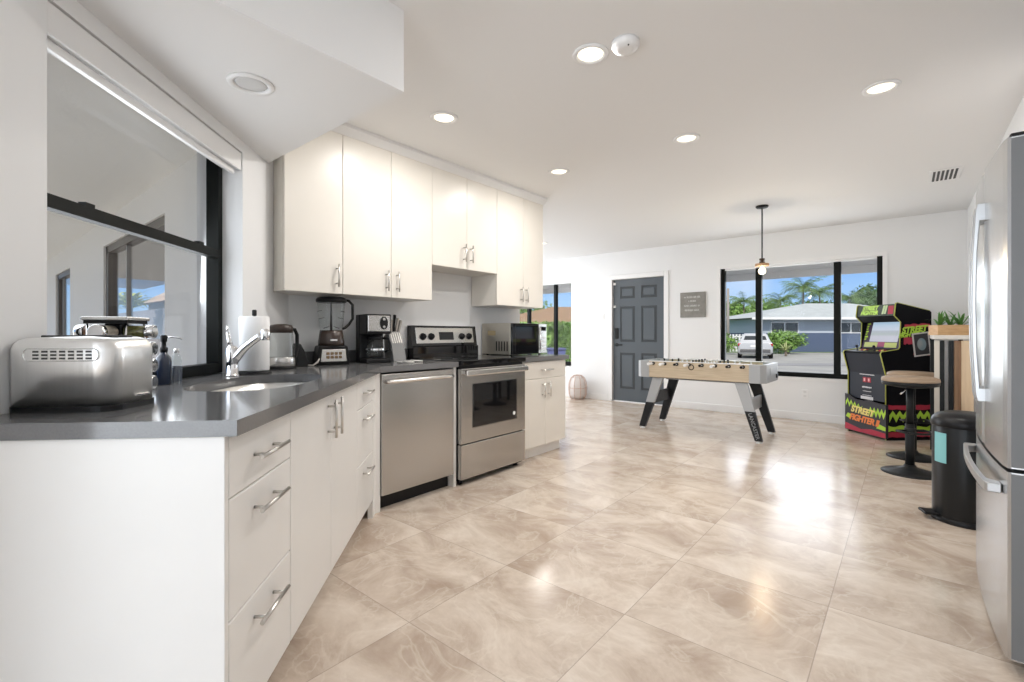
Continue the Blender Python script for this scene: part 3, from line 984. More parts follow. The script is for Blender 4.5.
for x in (0.052, 0.108):
    MB().box(x, x + 0.026, 0.035, TL - 0.035, 0.188, 0.2035, 0.002, 1).build('bread_slot', mat('dark_slot', (0.05, 0.05, 0.05), 0.5), tb_)
mb = MB().box(0.09, 0.15, -0.0015, 0.002, 0.030, 0.036, 0.001, 1)
mb.build('badge', M_CHROME, tb_)

# spice carousel with jars
SPX, SPY = DG(1.665, 1.155)[:2]
sp = thing('spice_rack', 'square revolving metal spice rack tower behind the stainless toaster', 'spice rack', (SPX, SPY, CT), math.radians(142))
MB().lathe([(0.075, 0), (0.075, 0.012), (0.03, 0.016)], seg=28).build('base', M_BLACK, sp)
MB().box(-0.024, 0.024, -0.024, 0.024, 0.016, 0.240, 0.003, 1).build('core', M_BLACK, sp)
MB().box(-0.066, 0.066, -0.066, 0.066, 0.250, 0.262, 0.004, 2).build('top_plate', M_STEEL, sp)
MB().box(-0.060, 0.060, -0.060, 0.060, 0.240, 0.250).build('under_plate', M_BLACK, sp)
mb = MB()
for sx_ in (-1, 1):
    for sy_ in (-1, 1):
        mb = MB().cyl((sx_ * 0.053, sy_ * 0.053, 0.01), (sx_ * 0.053, sy_ * 0.053, 0.242), 0.003, seg=8)
        mb.build('corner_rod', M_CHROME, sp)
RS = Matrix.Translation((SPX, SPY, CT)) @ Matrix.Rotation(math.radians(142), 4, 'Z')
def jar(ang, z, label, herb):
    M = RS @ Matrix.Rotation(ang, 4, 'Z') @ Tm(0.026, 0, z) @ Matrix.Rotation(PI / 2, 4, 'Y')
    o = bpy.data.objects.new('spice_jar', None)
    COL.objects.link(o)
    o.matrix_world = M
    tag(o, label, 'spice jar', 'spice jars in the revolving rack')
    MB().lathe([(0.019, 0.0), (0.020, 0.003), (0.020, 0.058), (0.017, 0.064)], seg=20).build('jar_body', herb, o)
    MB().lathe([(0.0215, 0.060), (0.0225, 0.062), (0.0225, 0.082), (0.020, 0.085)], seg=24).build('cap', M_CHROME, o)
M_HERB = mat('olive_dried_herbs', (0.16, 0.16, 0.055), 0.35, var=0.4, vscale=120, coat=0.6)
M_HERB2 = mat('brown_spice', (0.22, 0.10, 0.04), 0.35, var=0.4, vscale=120, coat=0.6)
M_HERB3 = mat('pale_spice', (0.55, 0.50, 0.42), 0.35, var=0.2, vscale=120, coat=0.6)
for j, (nm, h) in enumerate((('topmost', M_HERB), ('second', M_HERB2), ('third', M_HERB3), ('lowest', M_HERB2))):
    jar(-PI / 2, 0.214 - j * 0.056, nm + ' chrome capped spice jar down the right side of the spice rack', h)
jar(PI, 0.214, 'spice jar in the rack top row with its round chrome cap facing the camera', M_HERB3)
jar(PI / 2, 0.214, 'spice jar at the left end of the rack top row above the toaster', M_HERB2)

# soap pump bottle, little glass bottle, sponge cup
M_NAVY = mat('navy_ceramic', (0.016, 0.026, 0.055), 0.25, coat=0.4)
so = thing('soap_bottle', 'dark navy soap pump bottle on the worktop beside the spice rack', 'soap bottle', DG(2.045, 1.24, CT), math.radians(60))
MB().lathe([(0.024, 0), (0.027, 0.004), (0.027, 0.095), (0.024, 0.112), (0.013, 0.125), (0.012, 0.135)], seg=24).build('bottle', M_NAVY, so)
mb = MB().lathe([(0.014, 0.133), (0.014, 0.150), (0.009, 0.153), (0.008, 0.172), (0.012, 0.176), (0.012, 0.198), (0.009, 0.202)], seg=18)
mb.build('pump_head', M_BLACK, so)
MB().tube([(0, 0, 0.192), (0.03, 0, 0.194), (0.055, 0, 0.190), (0.064, 0, 0.184)], 0.0032, seg=8).build('spout', M_CHROME, so)
gb = thing('glass_bottle', 'slim clear glass bottle between the navy soap pump and the small navy cup', 'bottle', DG(2.04, 1.188, CT))
MB().lathe([(0.016, 0), (0.018, 0.003), (0.018, 0.10), (0.014, 0.118), (0.008, 0.126), (0.008, 0.132)], seg=20, cap1=False).build('glass_body', M_GLASSB, gb)
MB().lathe([(0.0095, 0.130), (0.0095, 0.145), (0.007, 0.148)], seg=14).build('stopper', M_CHROME, gb)
cu_ = thing('sponge_cup', 'small square navy cup on the worktop at the window frame', 'cup', DG(2.155, 1.262, CT), math.radians(20))
bmo = MB().prism(rrect(-0.02, 0.02, -0.02, 0.02, 0.005, 3), 0, 0.006)
bmo.build('cup_base', M_NAVY, cu_)
mb = MB()
for a in range(4):
    mb.box(-0.02, 0.02, -0.02, -0.016, 0.006, 0.068, 0.001, 1, M=Matrix.Rotation(a * PI / 2, 4, 'Z'))
mb.build('cup_wall', M_NAVY, cu_)

# faucet
fa = thing('kitchen_faucet', 'chrome single lever kitchen faucet with angled pull spout over the sink', 'faucet', DG(2.425, 1.155, CT), R135)
MB().lathe([(0.032, 0), (0.032, 0.006), (0.027, 0.010), (0.026, 0.06), (0.029, 0.10), (0.027, 0.135), (0.019, 0.150)], seg=28).build('body', M_CHROME, fa)
# spout goes to local -y (over the sink)
b = MB().tube([(0, 0.005, 0.060), (0, -0.025, 0.100), (0, -0.055, 0.135), (0, -0.09, 0.165), (0, -0.12, 0.188), (0, -0.145, 0.202)], 0.016, seg=16, radii=[0.026, 0.024, 0.0205, 0.018, 0.0175, 0.0175]).build('spout', M_CHROME, fa)
MB().lathe([(0.019, -0.03), (0.021, -0.026), (0.0215, 0.012), (0.019, 0.022), (0.012, 0.026)], (0, -0.155, 0.205), seg=24).build('spray_head', M_CHROME, b)
lv = MB().tube([(0.0, 0.006, 0.145), (-0.004, 0.012, 0.175), (-0.006, 0.018, 0.215)], 0.010, seg=12, radii=[0.014, 0.011, 0.009])
pts = [(-0.006 + 0.018 * math.cos(2 * PI * i / 16), 0.018 + 0.006 * math.cos(2 * PI * i / 16), 0.232 + 0.014 * math.sin(2 * PI * i / 16)) for i in range(16)]
lv.tube(pts, 0.005, seg=8, closed=True)
lv.build('lever', M_CHROME, fa)

# paper towel
pt = thing('paper_towel_holder', 'white paper towel roll upright on a black based holder behind the faucet', 'paper towel', DG(2.572, 1.115, CT))
MB().lathe([(0.080, 0), (0.082, 0.004), (0.080, 0.012), (0.02, 0.014)], seg=32).build('base', M_BLACK, pt)
MB().cyl((0, 0, 0.012), (0, 0, 0.325), 0.006, seg=12).build('rod', M_CHROME, pt)
MB().lathe([(0.009, 0.300), (0.011, 0.303), (0.011, 0.328), (0.008, 0.332)], seg=16).build('finial', M_BLACK, pt)
MB().lathe([(0.022, 0.016), (0.068, 0.016), (0.071, 0.020), (0.071, 0.292), (0.068, 0.296), (0.022, 0.296), (0.022, 0.29)], seg=40).build('paper_roll', M_PAPER, pt)

# electric kettle
ke = thing('glass_kettle', 'clear glass electric kettle with dark lid and steel base beside paper towel', 'kettle', (-2.838, 1.272, CT), math.radians(-75))
MB().lathe([(0.078, 0), (0.078, 0.012), (0.07, 0.016)], seg=32).build('power_base', M_BLACK, ke)
MB().lathe([(0.074, 0.017), (0.076, 0.020), (0.075, 0.065), (0.073, 0.070)], seg=32).build('steel_base', M_STEEL, ke)
MB().lathe([(0.073, 0.070), (0.069, 0.13), (0.062, 0.215)], seg=32, cap0=False, cap1=False).build('glass_body', M_GLASSB, ke)
MB().lathe([(0.064, 0.212), (0.064, 0.245), (0.058, 0.258), (0.03, 0.264)], seg=32).build('lid', mat('dark_brown_plastic', (0.035, 0.022, 0.016), 0.3), ke)
MB().tube([(-0.055, 0, 0.235), (-0.095, 0, 0.232), (-0.112, 0, 0.20), (-0.112, 0, 0.12), (-0.10, 0, 0.075), (-0.068, 0, 0.055)], 0.011, seg=10).build('handle', M_BLACK, ke)
# black wedge gadget with cord
gd = thing('coffee_grinder', 'small black wedge shaped gadget with pale cord between kettle and blender', 'grinder', (-2.94, 1.435, CT), math.radians(90))
MB().prism([(-0.035, 0.0), (0.045, 0.0), (0.047, 0.01), (0.02, 0.09), (-0.008, 0.142), (-0.03, 0.148), (-0.037, 0.13)], -0.03, 0.03, axis='y', bev=0.004).build('body', M_BLACK, gd)
MB().tube([(0.03, -0.02, 0.008), (0.06, -0.05, 0.006), (0.085, -0.06, 0.03), (0.10, -0.05, 0.045), (0.105, -0.02, 0.02), (0.10, 0.02, 0.006)], 0.0045, seg=8).build('cord', mat('pale_cord', (0.55, 0.52, 0.48), 0.6), gd)

# blender
bl = thing('blender', 'tall countertop blender with clear pitcher, black lid and silver button panel', 'blender', (-2.975, 1.665, CT), math.radians(72))
# front is local -y
bb = MB().prism([(-0.105, 0), (0.105, 0), (0.105, 0.012), (0.092, 0.118), (0.086, 0.128), (-0.086, 0.128), (-0.092, 0.118), (-0.105, 0.012)], -0.075, 0.085, axis='y', bev=0.008).build('motor_base', M_BLACK, bl)
MB().prism([(-0.082, 0.022), (0.082, 0.022), (0.074, 0.105), (-0.074, 0.105)], -0.088, -0.070, axis='y', bev=0.004).build('control_panel', M_STEEL, bb)
for i in range(4):
    for j in range(2):
        MB().box(-0.048 + i * 0.026, -0.028 + i * 0.026, -0.091, -0.086, 0.044 + j * 0.024, 0.062 + j * 0.024, 0.002, 1).build('button', mat('copper_buttons', (0.20, 0.13, 0.07), 0.35, 0.4), bb)
MB().box(-0.022, 0.022, -0.085, -0.078, 0.160, 0.170, 0.001, 1).build('badge', M_WHITEP, bl)
MB().lathe([(0.084, 0.128), (0.084, 0.150), (0.080, 0.175), (0.078, 0.195), (0.072, 0.230)], seg=28).build('collar', mat('smoky_collar', (0.045, 0.03, 0.024), 0.25), bl)
MB().lathe([(0.072, 0.228), (0.080, 0.30), (0.088, 0.418)], seg=32, cap0=False, cap1=False).build('pitcher', M_GLASSB, bl)
mb = MB().cyl((0, 0, 0.225), (0, 0, 0.42), 0.008, 0.006, seg=10)
for z, rr in ((0.25, 0.042), (0.315, 0.036), (0.365, 0.028)):
    for k in range(2):
        a = k * PI + z * 9
        mb.box(0.0, rr, -0.006, 0.006, z, z + 0.003, M=Matrix.Rotation(a, 4, 'Z') @ Matrix.Rotation(-0.25, 4, 'Y'))
mb.build('blade_shaft', M_BLACK, bl)
MB().lathe([(0.086, 0.415), (0.096, 0.418), (0.098, 0.432), (0.092, 0.446), (0.078, 0.452), (0.03, 0.456)], seg=32).build('lid', M_BLACK, bl)
MB().tube([(0.084, 0, 0.437), (0.115, 0, 0.432), (0.14, 0, 0.405), (0.14, 0, 0.31), (0.115, 0, 0.27), (0.088, 0, 0.245), (0.072, 0, 0.24)], 0.009, seg=10).build('handle', M_BLACK, bl)

# coffee maker
cm = thing('coffee_maker', 'black and steel drip coffee maker with glass carafe, left of the knife block', 'coffee maker', (-2.95, 1.975, CT), math.radians(78))
MB().box(-0.09, 0.09, 0.03, 0.11, 0, 0.345, 0.008, 2).build('tank', M_BLACK, cm)
MB().box(-0.09, 0.09, -0.11, 0.03, 0, 0.03, 0.006, 2).build('hotplate', M_BLACK, cm)
hd = MB().box(-0.09, 0.09, -0.11, 0.032, 0.205, 0.345, 0.008, 2).build('brew_head', M_BLACK, cm)
MB().box(-0.082, 0.082, -0.114, -0.106, 0.222, 0.335, 0.004, 1).build('steel_front', M_STEEL, hd)
MB().lathe([(0.034, 0), (0.034, 0.004)], M=Tm(0.032, -0.114, 0.282) @ Matrix.Rotation(PI / 2, 4, 'X'), seg=28, sx=0.85, sy=1.35).build('control_oval', M_BLACK, hd)
for z in (0.255, 0.31):
    MB().lathe([(0.010, 0), (0.010, 0.004)], M=Tm(0.032, -0.118, z) @ Matrix.Rotation(PI / 2, 4, 'X'), seg=18).build('dial', M_CHROME, hd)
ca = MB().lathe([(0.05, 0.034), (0.062, 0.045), (0.066, 0.085), (0.055, 0.14), (0.042, 0.165)], (0, -0.035, 0), seg=28, cap1=False).build('carafe', M_GLASSB, cm)
MB().lathe([(0.044, 0.163), (0.048, 0.167), (0.046, 0.190), (0.03, 0.196)], (0, -0.035, 0), seg=24).build('carafe_lid', M_BLACK, ca)
MB().lathe([(0.068, 0.090), (0.068, 0.102)], (0, -0.035, 0), seg=28, cap0=False, cap1=False).build('carafe_band', M_CHROME, ca)
MB().tube([(0.05, -0.05, 0.175), (0.085, -0.075, 0.17), (0.092, -0.08, 0.14), (0.088, -0.078, 0.09), (0.06, -0.06, 0.075)], 0.008, seg=8).build('carafe_handle', M_BLACK, ca)

# knife block and knives
kb = thing('knife_block', 'slanted light grey knife block beside the range backguard', 'knife block', (-2.96, 2.175, CT), math.radians(82))
KT = Matrix.Rotation(math.radians(-14), 4, 'X')
M_BLK = mat('grey_block', (0.20, 0.20, 0.20), 0.45)
MB().prism([(-0.075, 0.0), (0.065, 0.0), (0.09, 0.19), (0.02, 0.225), (-0.035, 0.13)], -0.052, 0.052, axis='x', bev=0.004).build('block', M_BLK, kb)
mb = MB()
for i in range(5):
    mb.box(-0.040 + i * 0.018, -0.032 + i * 0.018, -0.002, 0.0015, 0.01, 0.10, M=Tm(0, -0.0385, 0.128) @ Matrix.Rotation(math.radians(-30), 4, 'X'))
mb.build('slot_band', mat('pale_slot_steel', (0.55, 0.53, 0.50), 0.35, 0.5), kb)
KB = Matrix.Translation((-2.96, 2.175, CT)) @ Matrix.Rotation(math.radians(82), 4, 'Z')
kdirn = Vector((0, -0.22, 0.97)).normalized()
for i, (lab, x, y, L_, dark) in enumerate((
        ('leftmost knife in the block, with a thick black handle', -0.040, 0.045, 0.105, True),
        ('pale handled knife second from the left in the block', -0.020, 0.05, 0.10, False),
        ('tallest knife in the block, dark handled, in the middle', 0.002, 0.055, 0.135, True),
        ('pale handled knife second from the right in the block', 0.022, 0.05, 0.115, False),
        ('rightmost knife in the block, with a pale handle', 0.040, 0.045, 0.10, False))):
    base = Vector((x, y - 0.012, 0.215 - (0.055 - y) * 0.5))
    o = bpy.data.objects.new('kitchen_knife', None)
    COL.objects.link(o)
    o.matrix_world = KB @ Matrix.Translation(base) @ kdirn.to_track_quat('Z', 'Y').to_matrix().to_4x4() @ Matrix.Rotation(0.06 * (i - 2), 4, 'Y')
    tag(o, lab, 'knife', 'knives in the knife block')
    MB().prism([(-0.011, 0), (0.011, 0), (0.010, L_ * 0.5), (0.013, L_), (0.004, L_ + 0.004), (-0.010, L_), (-0.008, L_ * 0.5)], -0.008, 0.008, axis='x', bev=0.002).build('handle', M_BLACK if dark else mat('pale_knife_handle', (0.52, 0.49, 0.45), 0.35, 0.3), o)
    MB().box(-0.0095, 0.0095, -0.0075, 0.0075, -0.006, 0.004, 0.001, 1).build('bolster', M_STEEL, o)
# little utensils
for lab, x, y, a in (('small pale scoop lying in front of the coffee maker', -2.73, 2.04, 0.5), ('pale spoon lying in front of the knife block', -2.78, 2.15, 1.1)):
    u_ = thing('measuring_spoon', lab, 'spoon', (x, y, CT), a, 'loose spoons by the knife block')
    MB().tube([(0.02, 0, 0.012), (0.06, 0, 0.009), (0.11, 0, 0.007)], 0.006, seg=8).build('handle', mat('pale_spoon', (0.62, 0.60, 0.57), 0.35, 0.4), u_)
    MB().lathe([(0.008, 0.0), (0.019, 0.004), (0.025, 0.013), (0.022, 0.013), (0.012, 0.006)], seg=20).build('bowl', mat('pale_spoon', (0.62, 0.60, 0.57), 0.35, 0.4), u_)

# microwave
mw = thing('microwave', 'countertop microwave with steel side vents and black glass door', 'microwave', (-2.775, 3.325, CT), R90)
W, D_, Hm = 0.53, 0.38, 0.306
MB().box(0, W, 0.02, D_, 0.012, Hm, 0.004, 1).build('housing', mat('warm_steel_housing', (0.50, 0.47, 0.41), 0.35, 0.85), mw)
mb = MB()
for i in range(5):
    mb.box(-0.0015, 0.002, 0.05 + i * 0.033, 0.063 + i * 0.033, 0.045, 0.135)
mb.build('side_vent', M_BLACK, mw)
MB().box(-0.0012, 0.002, 0.20, 0.30, 0.19, 0.235).build('rating_plate', mat('tan_plate', (0.36, 0.29, 0.17), 0.5), mw)
d = MB().box(0.0, 0.40, -0.012, 0.02, 0.014, Hm - 0.002, 0.004, 1).build('door', M_BLKGLS, mw)
MB().box(0.03, 0.385, -0.016, -0.010, 0.028, Hm - 0.018, 0.003, 1).build('door_glass', M_BLKGLS, d)
MB().cyl((0.392, -0.035, 0.05), (0.392, -0.035, Hm - 0.04), 0.007, seg=12).cyl((0.392, -0.035, 0.06), (0.392, -0.010, 0.06), 0.005, seg=8).cyl((0.392, -0.035, Hm - 0.05), (0.392, -0.010, Hm - 0.05), 0.005, seg=8).build('handle', M_CHROME, d)
cp = MB().box(0.403, W, -0.012, 0.02, 0.014, Hm - 0.002, 0.004, 1).build('control_panel', mat('bright_steel', (0.74, 0.73, 0.71), 0.22, 1.0), mw)
MB().box(0.42, W - 0.015, -0.015, -0.010, Hm - 0.07, Hm - 0.03, 0.001, 1).build('clock_display', M_BLKGLS, cp)
for i in range(3):
    for j in range(4):
        MB().box(0.424 + i * 0.029, 0.446 + i * 0.029, -0.0145, -0.011, 0.05 + j * 0.035, 0.072 + j * 0.035, 0.002, 1).build('key', M_WHITEP, cp)
for x in (0.04, W - 0.04):
    for y in (0.05, D_ - 0.04): MB().lathe([(0.012, 0), (0.012, 0.013)], (x, y, 0), seg=12).build('foot', M_BLACK, mw)

# ================================================================== FOOSBALL TABLE
fb = thing('foosball_table', 'light wood foosball table with grey corners and black splayed legs', 'foosball table', (-1.80, 5.68, 0))
M_OAK = wood_mat('pale_oak', (0.50, 0.40, 0.28), (0.62, 0.52, 0.38), (2, 10, 30), 3.0, 0.45)
M_SILV = mat('silver_grey_laminate', (0.40, 0.41, 0.42), 0.4, 0.2)
M_CHAR = mat('black_laminate_and_shade', (0.012, 0.013, 0.015), 0.45, spec=0.3)
HX, HY, FZ0, FZ1 = 0.70, 0.325, 0.62, 0.805
cx_ = HX - 0.155
for s, nm in ((-1, 'long_side'), (1, 'long_side')):
    mb = MB()
    y0, y1 = (-HY, -HY + 0.035) if s < 0 else (HY - 0.035, HY)
    mb.box(-cx_, cx_, y0, y1, FZ0, FZ1, 0.003, 1)
    mb.build(nm, M_OAK, fb)
for s in (-1, 1):
    ch = 0.05
    poly = [(cx_, -HY - 0.004), (HX - ch, -HY - 0.004), (HX, -HY + ch), (HX, HY - ch), (HX - ch, HY + 0.004), (cx_, HY + 0.004), (cx_, HY - 0.036), (HX - 0.04, HY - 0.06), (HX - 0.04, -HY + 0.06), (cx_, -HY + 0.036)]
    poly = [(s * x, y) for x, y in poly]
    if s < 0: poly = poly[::-1]
    e_ = MB().prism(poly, FZ0 - 0.004, FZ1 + 0.004, bev=0.003).build('end_cap', M_SILV, fb)
    MB().box(s * (HX + 0.0005) - 0.003, s * (HX + 0.0005) + 0.003, -0.11, 0.11, 0.69, 0.77, 0.001, 1).build('goal_plate', M_CHAR if s < 0 else M_SILV, e_)
    MB().box(s * (HX + 0.004) - 0.006, s * (HX + 0.004) + 0.006, 0.18, 0.25, 0.645, 0.69, 0.002, 1).build('ball_return', M_BLACK, e_)
MB().box(-HX + 0.05, HX - 0.05, -HY + 0.036, HY - 0.036, 0.690, 0.705).build('playfield', mat('green_playfield', (0.05, 0.22, 0.10), 0.4), fb)
MB().box(-HX + 0.10, HX - 0.10, -HY + 0.04, HY - 0.04, 0.612, 0.625).build('underside', M_CHAR, fb)
mb = MB().box(-cx_, cx_, -HY - 0.002, -HY + 0.04, FZ1 - 0.001, FZ1 + 0.008, 0.002, 1)
mb.build('top_rail', M_WHITEP, fb)
MB().box(-cx_, cx_, HY - 0.04, HY + 0.002, FZ1 - 0.001, FZ1 + 0.008, 0.002, 1).build('top_rail', M_WHITEP, fb)
mb = MB(); mb.tube([(-0.05 + 0.028 * math.cos(2 * PI * i / 24), -HY - 0.002, 0.755 + 0.028 * math.sin(2 * PI * i / 24)) for i in range(24)], 0.005, seg=8, closed=True)
mb.build('ball_port', M_BLACK, fb)
MB().lathe([(0.026, 0), (0.026, 0.003)], M=Tm(-0.05, -HY, 0.755) @ Matrix.Rotation(PI / 2, 4, 'X'), seg=24).build('ball_port_cover', M_OAK, fb)
M_MANA, M_MANB = mat('black_players', (0.012, 0.012, 0.014), 0.3), mat('white_players', (0.75, 0.75, 0.75), 0.3)
counts = [1, 2, 3, 5, 5, 3, 2, 1]
teams = [0, 0, 1, 0, 1, 0, 1, 1]
zr_ = 0.782
for i in range(8):
    x = -0.49 + i * 0.14
    t = teams[i]
    sd_ = -1 if t == 0 else 1
    rod = MB().cyl((x, -HY - 0.09, zr_), (x, HY + 0.09, zr_), 0.0065, seg=10).build('rod', M_CHROME, fb)
    hm = M_WHITEP
    MB().lathe([(0.012, 0), (0.016, 0.005), (0.015, 0.06), (0.017, 0.095), (0.012, 0.10)], M=Tm(x, sd_ * (HY + 0.055), zr_) @ Matrix.Rotation(sd_ * -PI / 2, 4, 'X'), seg=16).build('grip', hm, rod)
    for s in (-1, 1):
        MB().lathe([(0.018, 0), (0.018, 0.012), (0.012, 0.016)], M=Tm(x, s * (HY - 0.002), zr_) @ Matrix.Rotation(s * -PI / 2, 4, 'X'), seg=16).build('bearing', M_BLACK, rod)
    MB().lathe([(0.012, 0), (0.014, 0.004), (0.014, 0.026), (0.010, 0.03)], M=Tm(x, -sd_ * (HY + 0.065), zr_) @ Matrix.Rotation(-sd_ * -PI / 2, 4, 'X'), seg=14).build('end_cap', M_BLACK, rod)
    n = counts[i]
    for k in range(n):
        y = (k - (n - 1) / 2) * (0.105 if n == 5 else 0.15 if n == 3 else 0.2)
        mb = MB()
        mb.lathe([(0.010, -0.068), (0.012, -0.055), (0.008, -0.03), (0.013, -0.01), (0.014, 0.012), (0.008, 0.022), (0.006, 0.026), (0.011, 0.032), (0.011, 0.042), (0.006, 0.048)], (x, y, zr_), seg=12)
        mb.build('player', M_MANA if t == 0 else M_MANB, rod)
def leg_shape(sx_, sy_):
    """upper silver part and lower black part of one splayed leg, as two meshes"""
    xt, xb = sx_ * 0.455, sx_ * 0.635
    yt, yb_ = sy_ * 0.265, sy_ * 0.30
    wt_, wb_ = 0.062, 0.036
    th = 0.022
    def sec(t):
        x = xt + (xb - xt) * t; y = yt + (yb_ - yt) * t; w = wt_ + (wb_ - wt_) * t; z = 0.612 + (0.022 - 0.612) * t
        return [(x - w, y - th, z), (x + w, y - th, z), (x + w, y + th, z), (x - w, y + th, z)]
    def seg_(t0, t1):
        m = MB()
        a, b = sec(t0), sec(t1)
        for q in ((0, 1, 2, 3),): m.poly([a[i] for i in q]); m.poly([b[i] for i in q[::-1]])
        for i in range(4): m.poly([a[i], b[i], b[(i + 1) % 4], a[(i + 1) % 4]])
        return m
    tm = 0.50
    return seg_(0, tm), seg_(tm, 1), (xb, yb_), (xt + (xb - xt) * 0.745, yt + (yb_ - yt) * 0.745)
ang = math.atan2(0.59, 0.18)
for sx_ in (-1, 1):
    for sy_ in (-1, 1):
        up, lo, (fx, fy), (lx, ly) = leg_shape(sx_, sy_)
        o = up.build('leg', M_SILV if sy_ < 0 else M_CHAR, fb)
        lo.build('lower_leg', M_CHAR, o)
        MB().lathe([(0.028, 0.0), (0.028, 0.008), (0.012, 0.012), (0.012, 0.026)], (fx, fy, 0), seg=18).build('leveller', mat('white_leveller', (0.75, 0.75, 0.73), 0.4), o)
        if sx_ > 0 and sy_ < 0:
            MT = Tm(lx, ly - 0.0235, 0.172) @ Matrix.Rotation(math.radians(73), 4, 'Y')
            MB().text('LANCASTER', 0.050, MT, 0.010, 0, 0.0).build('lettering', mat('grey_leg_lettering', (0.30, 0.31, 0.32), 0.5), o)
    xb = sx_ * 0.53
    MB().box(xb - 0.012, xb + 0.012, -0.26, 0.26, 0.30, 0.44, 0.003, 1).build('leg_brace', M_SILV if sx_ > 0 else M_CHAR, fb)  # left brace coloured black for the shade it stands in
MB().box(-0.46, 0.46, -0.02, 0.02, 0.575, 0.612, 0.002, 1).build('stretcher', M_SILV, fb)

# ================================================================== ARCADE MACHINE
AR = math.radians(-47.1)
ac = thing('arcade_machine', 'black arcade cabinet with green marquee, lit screen and graffiti kick panel', 'arcade machine', (-0.34, 6.575, 0), AR)
AW = 0.535
M_ABLK = mat('arcade_black', (0.004, 0.004, 0.006), 0.45, spec=0.1)
M_LIME = mat('lime_edge_trim', (0.42, 0.44, 0.08), 0.4)
M_GRN = mat('lime_graffiti', (0.42, 0.66, 0.05), 0.5)
M_RED = mat('crimson_graffiti', (0.40, 0.02, 0.05), 0.5)
M_ORG = mat('orange_lettering', (0.80, 0.22, 0.05), 0.5)
M_YEL = mat('yellow_lettering', (0.80, 0.68, 0.22), 0.5)
prof_a = [(0, 0), (0, 0.69), (-0.06, 0.915), (-0.05, 0.935), (0.135, 0.962), (0.155, 0.985), (0.165, 1.255), (0.095, 1.325), (0.11, 1.452), (0.125, 1.458), (0.485, 1.375), (0.50, 1.36), (0.50, 0)]
for s in (-1, 1):
    x0, x1 = (-AW / 2, -AW / 2 + 0.016) if s < 0 else (AW / 2 - 0.016, AW / 2)
    sp_ = MB().prism(prof_a[::-1], x0, x1, axis='x').build('side_panel', M_ABLK, ac)
    mb = MB()
    pts = [((x0 + x1) / 2, y - 0.003 if i < 9 else y, z + (0.003 if i >= 8 else 0)) for i, (y, z) in enumerate(prof_a[:11])]
    mb.tube(pts, 0.0062, seg=6)
    mb.build('edge_trim', M_LIME, sp_)
    if s > 0:
        # side artwork: jagged lime and crimson graffiti, and a framed picture panel
        rnd = random.Random(11)
        xs_ = x1 + 0.0005
        def strip(z0, z1, y0, y1, n, amp, m, nm):
            mbz = MB()
            lo = [(y0 + (y1 - y0) * i / n, z0 + rnd.uniform(-amp, amp)) for i in range(n + 1)]
            hi = [(y0 + (y1 - y0) * i / n, z1 + rnd.uniform(-amp, amp)) for i in range(n + 1)]
            mbz.prism(lo + hi[::-1], xs_, xs_ + 0.0012, axis='x')
            return mbz.build(nm, m, sp_)
        strip(1.20, 1.235, 0.20, 0.48, 9, 0.008, M_RED, 'red_stripe')
        strip(1.03, 1.09, 0.19, 0.30, 6, 0.016, M_RED, 'red_stripe')
        strip(0.905, 0.935, 0.30, 0.49, 8, 0.010, M_RED, 'red_stripe')
        strip(0.325, 0.375, 0.02, 0.49, 10, 0.006, M_RED, 'red_stripe')
        strip(0.035, 0.085, 0.02, 0.49, 10, 0.006, M_RED, 'red_stripe')
        strip(0.10, 0.15, 0.02, 0.49, 12, 0.012, M_GRN, 'green_stripe')
        MS = lambda y, z, r_=0: Tm(xs_ + 0.0012, y, z) @ Matrix.Rotation(PI / 2, 4, 'Z') @ Matrix.Rotation(r_, 4, 'Y')
        MB().text('STREET', 0.085, MS(0.305, 1.175, -0.10), 0.001, 0.3, 0.004).build('side_lettering', M_GRN, sp_)
        MB().text('FIGHTER II', 0.06, MS(0.27, 1.12, -0.10), 0.001, 0.3, 0.003).build('side_lettering', M_GRN, sp_)
        zz = MB()
        n = 12
        top = [(0.03 + 0.46 * i / n, 0.285 + (0.03 if i % 2 else -0.02)) for i in range(n + 1)]
        bot = [(0.03 + 0.46 * i / n, 0.225 + (0.035 if i % 2 else -0.035)) for i in range(n + 1)]
        zz.prism(bot + top[::-1], xs_, xs_ + 0.0012, axis='x')
        zz.build('zigzag_band', M_GRN, sp_)
        PM = Tm(xs_ + 0.003, 0.385, 1.02) @ Matrix.Rotation(math.radians(7), 4, 'X')
        MB(PM).box(-0.002, 0.002, -0.095, 0.095, -0.125, 0.125, 0.001, 1).build('picture_border', mat('grey_picture_border', (0.55, 0.52, 0.50), 0.5), sp_)
        MB(PM).box(0.0015, 0.003, -0.078, 0.078, -0.11, 0.11).build('picture_field', mat('picture_dark', (0.02, 0.02, 0.025), 0.4), sp_)
        MB(PM).lathe([(0.05, 0), (0.05, 0.001)], M=Tm(0.003, 0, 0.0) @ Matrix.Rotation(PI / 2, 4, 'Y'), seg=24, sx=1.3, sy=1.0).build('picture_blot', mat('picture_teal', (0.12, 0.22, 0.26), 0.5, col2=(0.28, 0.30, 0.30), vscale=9), sp_)
